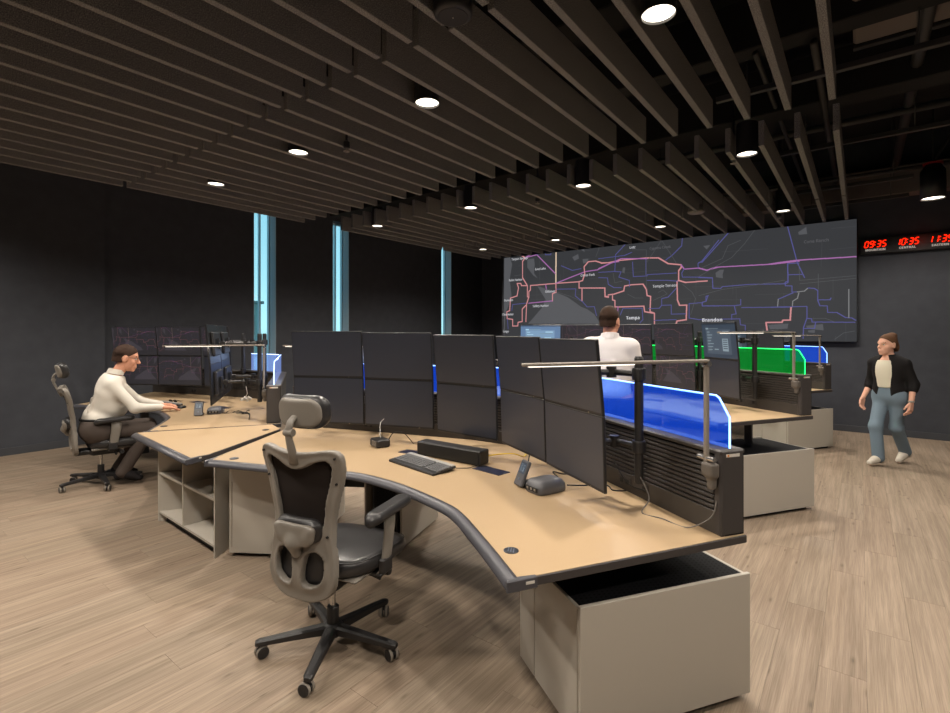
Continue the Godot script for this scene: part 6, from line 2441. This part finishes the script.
	if look.has("belt"):
		var bs := Shape.new()
		var pts := []
		for i in 25:
			var a := TAU * i / 24.0
			pts.append(pel + up * 0.10 + pel_b * Vector3(cos(a) * 0.132 * w, 0, sin(a) * 0.168 * w))
		bs.tube(pts, 0.014, 6)
		obj("belt", bs, look.belt, o)
	for s in ["l", "r"]:
		var an: Vector3 = g.call("an_" + s)
		var toe: Vector3 = g.call("toe_" + s)
		var d := (toe - an)
		d.y = 0.0
		d = d.normalized()
		var sole_y: float = minf(an.y - 0.055, toe.y - 0.02)
		var sh := sdf_mesh([cap(an - d * 0.03 + Vector3(0, -0.02, 0), an - d * 0.035 + Vector3(0, -0.035, 0), 0.042), cap(an, an.lerp(toe, 0.5) + Vector3(0, -0.005, 0), 0.045, 0.038), cap(an.lerp(toe, 0.4), toe, 0.042, 0.034)], 0.009, 0.03, [[Vector3.DOWN, -sole_y]])
		obj("shoe", sh, look.shoe, o)
	# hair, eyes, brows
	var hc := head + hb * (Vector3(-0.016, 0.04, 0) * hs)
	var hairs := [ell(hc, Vector3(0.1030, 0.1000, 0.0800) * hs, hb)]
	if look.get("long_hair", false):
		hairs.append(ell(hc + hb * (Vector3(-0.085, -0.06, 0) * hs), Vector3(0.035, 0.07, 0.055) * hs, hb))
		hairs.append(ell(hc + hb * (Vector3(-0.05, 0.075, 0) * hs), Vector3(0.05, 0.04, 0.05) * hs, hb))
	else:
		hairs.append(ell(hc + hb * (Vector3(-0.040, -0.055, 0) * hs), Vector3(0.060, 0.068, 0.062) * hs, hb))
	var hl: Vector3 = (hb.x * look.hairline.x - hb.y * look.hairline.y).normalized()
	var hair := Shape.new()
	if not look.get("long_hair", false):
		# the short hair behind the ears, down to the nape
		sdf_mesh(hairs, 0.006, 0.02, [[hb.x, (head - hb.x * 0.028 * hs).dot(hb.x)], [-hb.y, -(head - hb.y * 0.040 * hs).dot(hb.y)], [hb.y, (head + hb.y * 0.06 * hs).dot(hb.y)]], hair)
	obj("hair", sdf_mesh(hairs, 0.006, 0.02, [[hl, (head + hb * (Vector3(look.hairline.z, 0.05, 0) * hs)).dot(hl)], [-hb.y, -(head + hb.y * 0.004 * hs).dot(hb.y)]] if not look.get("long_hair", false) else [[hl, (head + hb * (Vector3(look.hairline.z, 0.05, 0) * hs)).dot(hl)]], hair), look.hair, o)
	for s in [-1.0, 1.0]:
		var e := Shape.new()
		e.ellipsoid(head + hb * (Vector3(0.070, 0.012, 0.031 * s) * hs), Vector3.ONE * 0.013 * hs, hb, 10, 7)
		var eye := obj("eye", e, M.eye_white, o)
		var pu := Shape.new()
		pu.ellipsoid(head + hb * (Vector3(0.0805, 0.012, 0.031 * s) * hs), Vector3(0.004, 0.006, 0.006) * hs, hb, 8, 5)
		obj("iris", pu, M.black, eye)
		var br := Shape.new()
		br.tube([head + hb * (Vector3(0.084, 0.036, 0.016 * s) * hs), head + hb * (Vector3(0.083, 0.040, 0.034 * s) * hs), head + hb * (Vector3(0.070, 0.034, 0.052 * s) * hs)], 0.004 * hs, 6)
		obj("eyebrow", br, look.hair, o)
	var lip := Shape.new()
	lip.ellipsoid(head + hb * (Vector3(0.086, -0.064, 0) * hs), Vector3(0.007, 0.0075, 0.024) * hs, hb, 10, 6)
	obj("mouth", lip, M.lip, o)
	if look.get("glasses", false):
		var gl := Shape.new()
		for s in [-1.0, 1.0]:
			var pts := []
			for i in 17:
				var a := TAU * i / 16.0
				pts.append(head + hb * (Vector3(0.098 - 0.006 * absf(sin(a)), 0.010 + sin(a) * 0.018, (0.033 + cos(a) * 0.026) * s) * hs))
			gl.tube(pts, 0.0015, 6)
			gl.tube([head + hb * (Vector3(0.094, 0.016, 0.060 * s) * hs), head + hb * (Vector3(0.07, 0.018, 0.080 * s) * hs), head + hb * (Vector3(-0.015, 0.016, 0.084 * s) * hs)], 0.0015, 6)
		gl.tube([head + hb * (Vector3(0.103, 0.016, 0.008) * hs), head + hb * (Vector3(0.103, 0.016, -0.008) * hs)], 0.0015, 6)
		obj("glasses", gl, M.black, o)
	return o
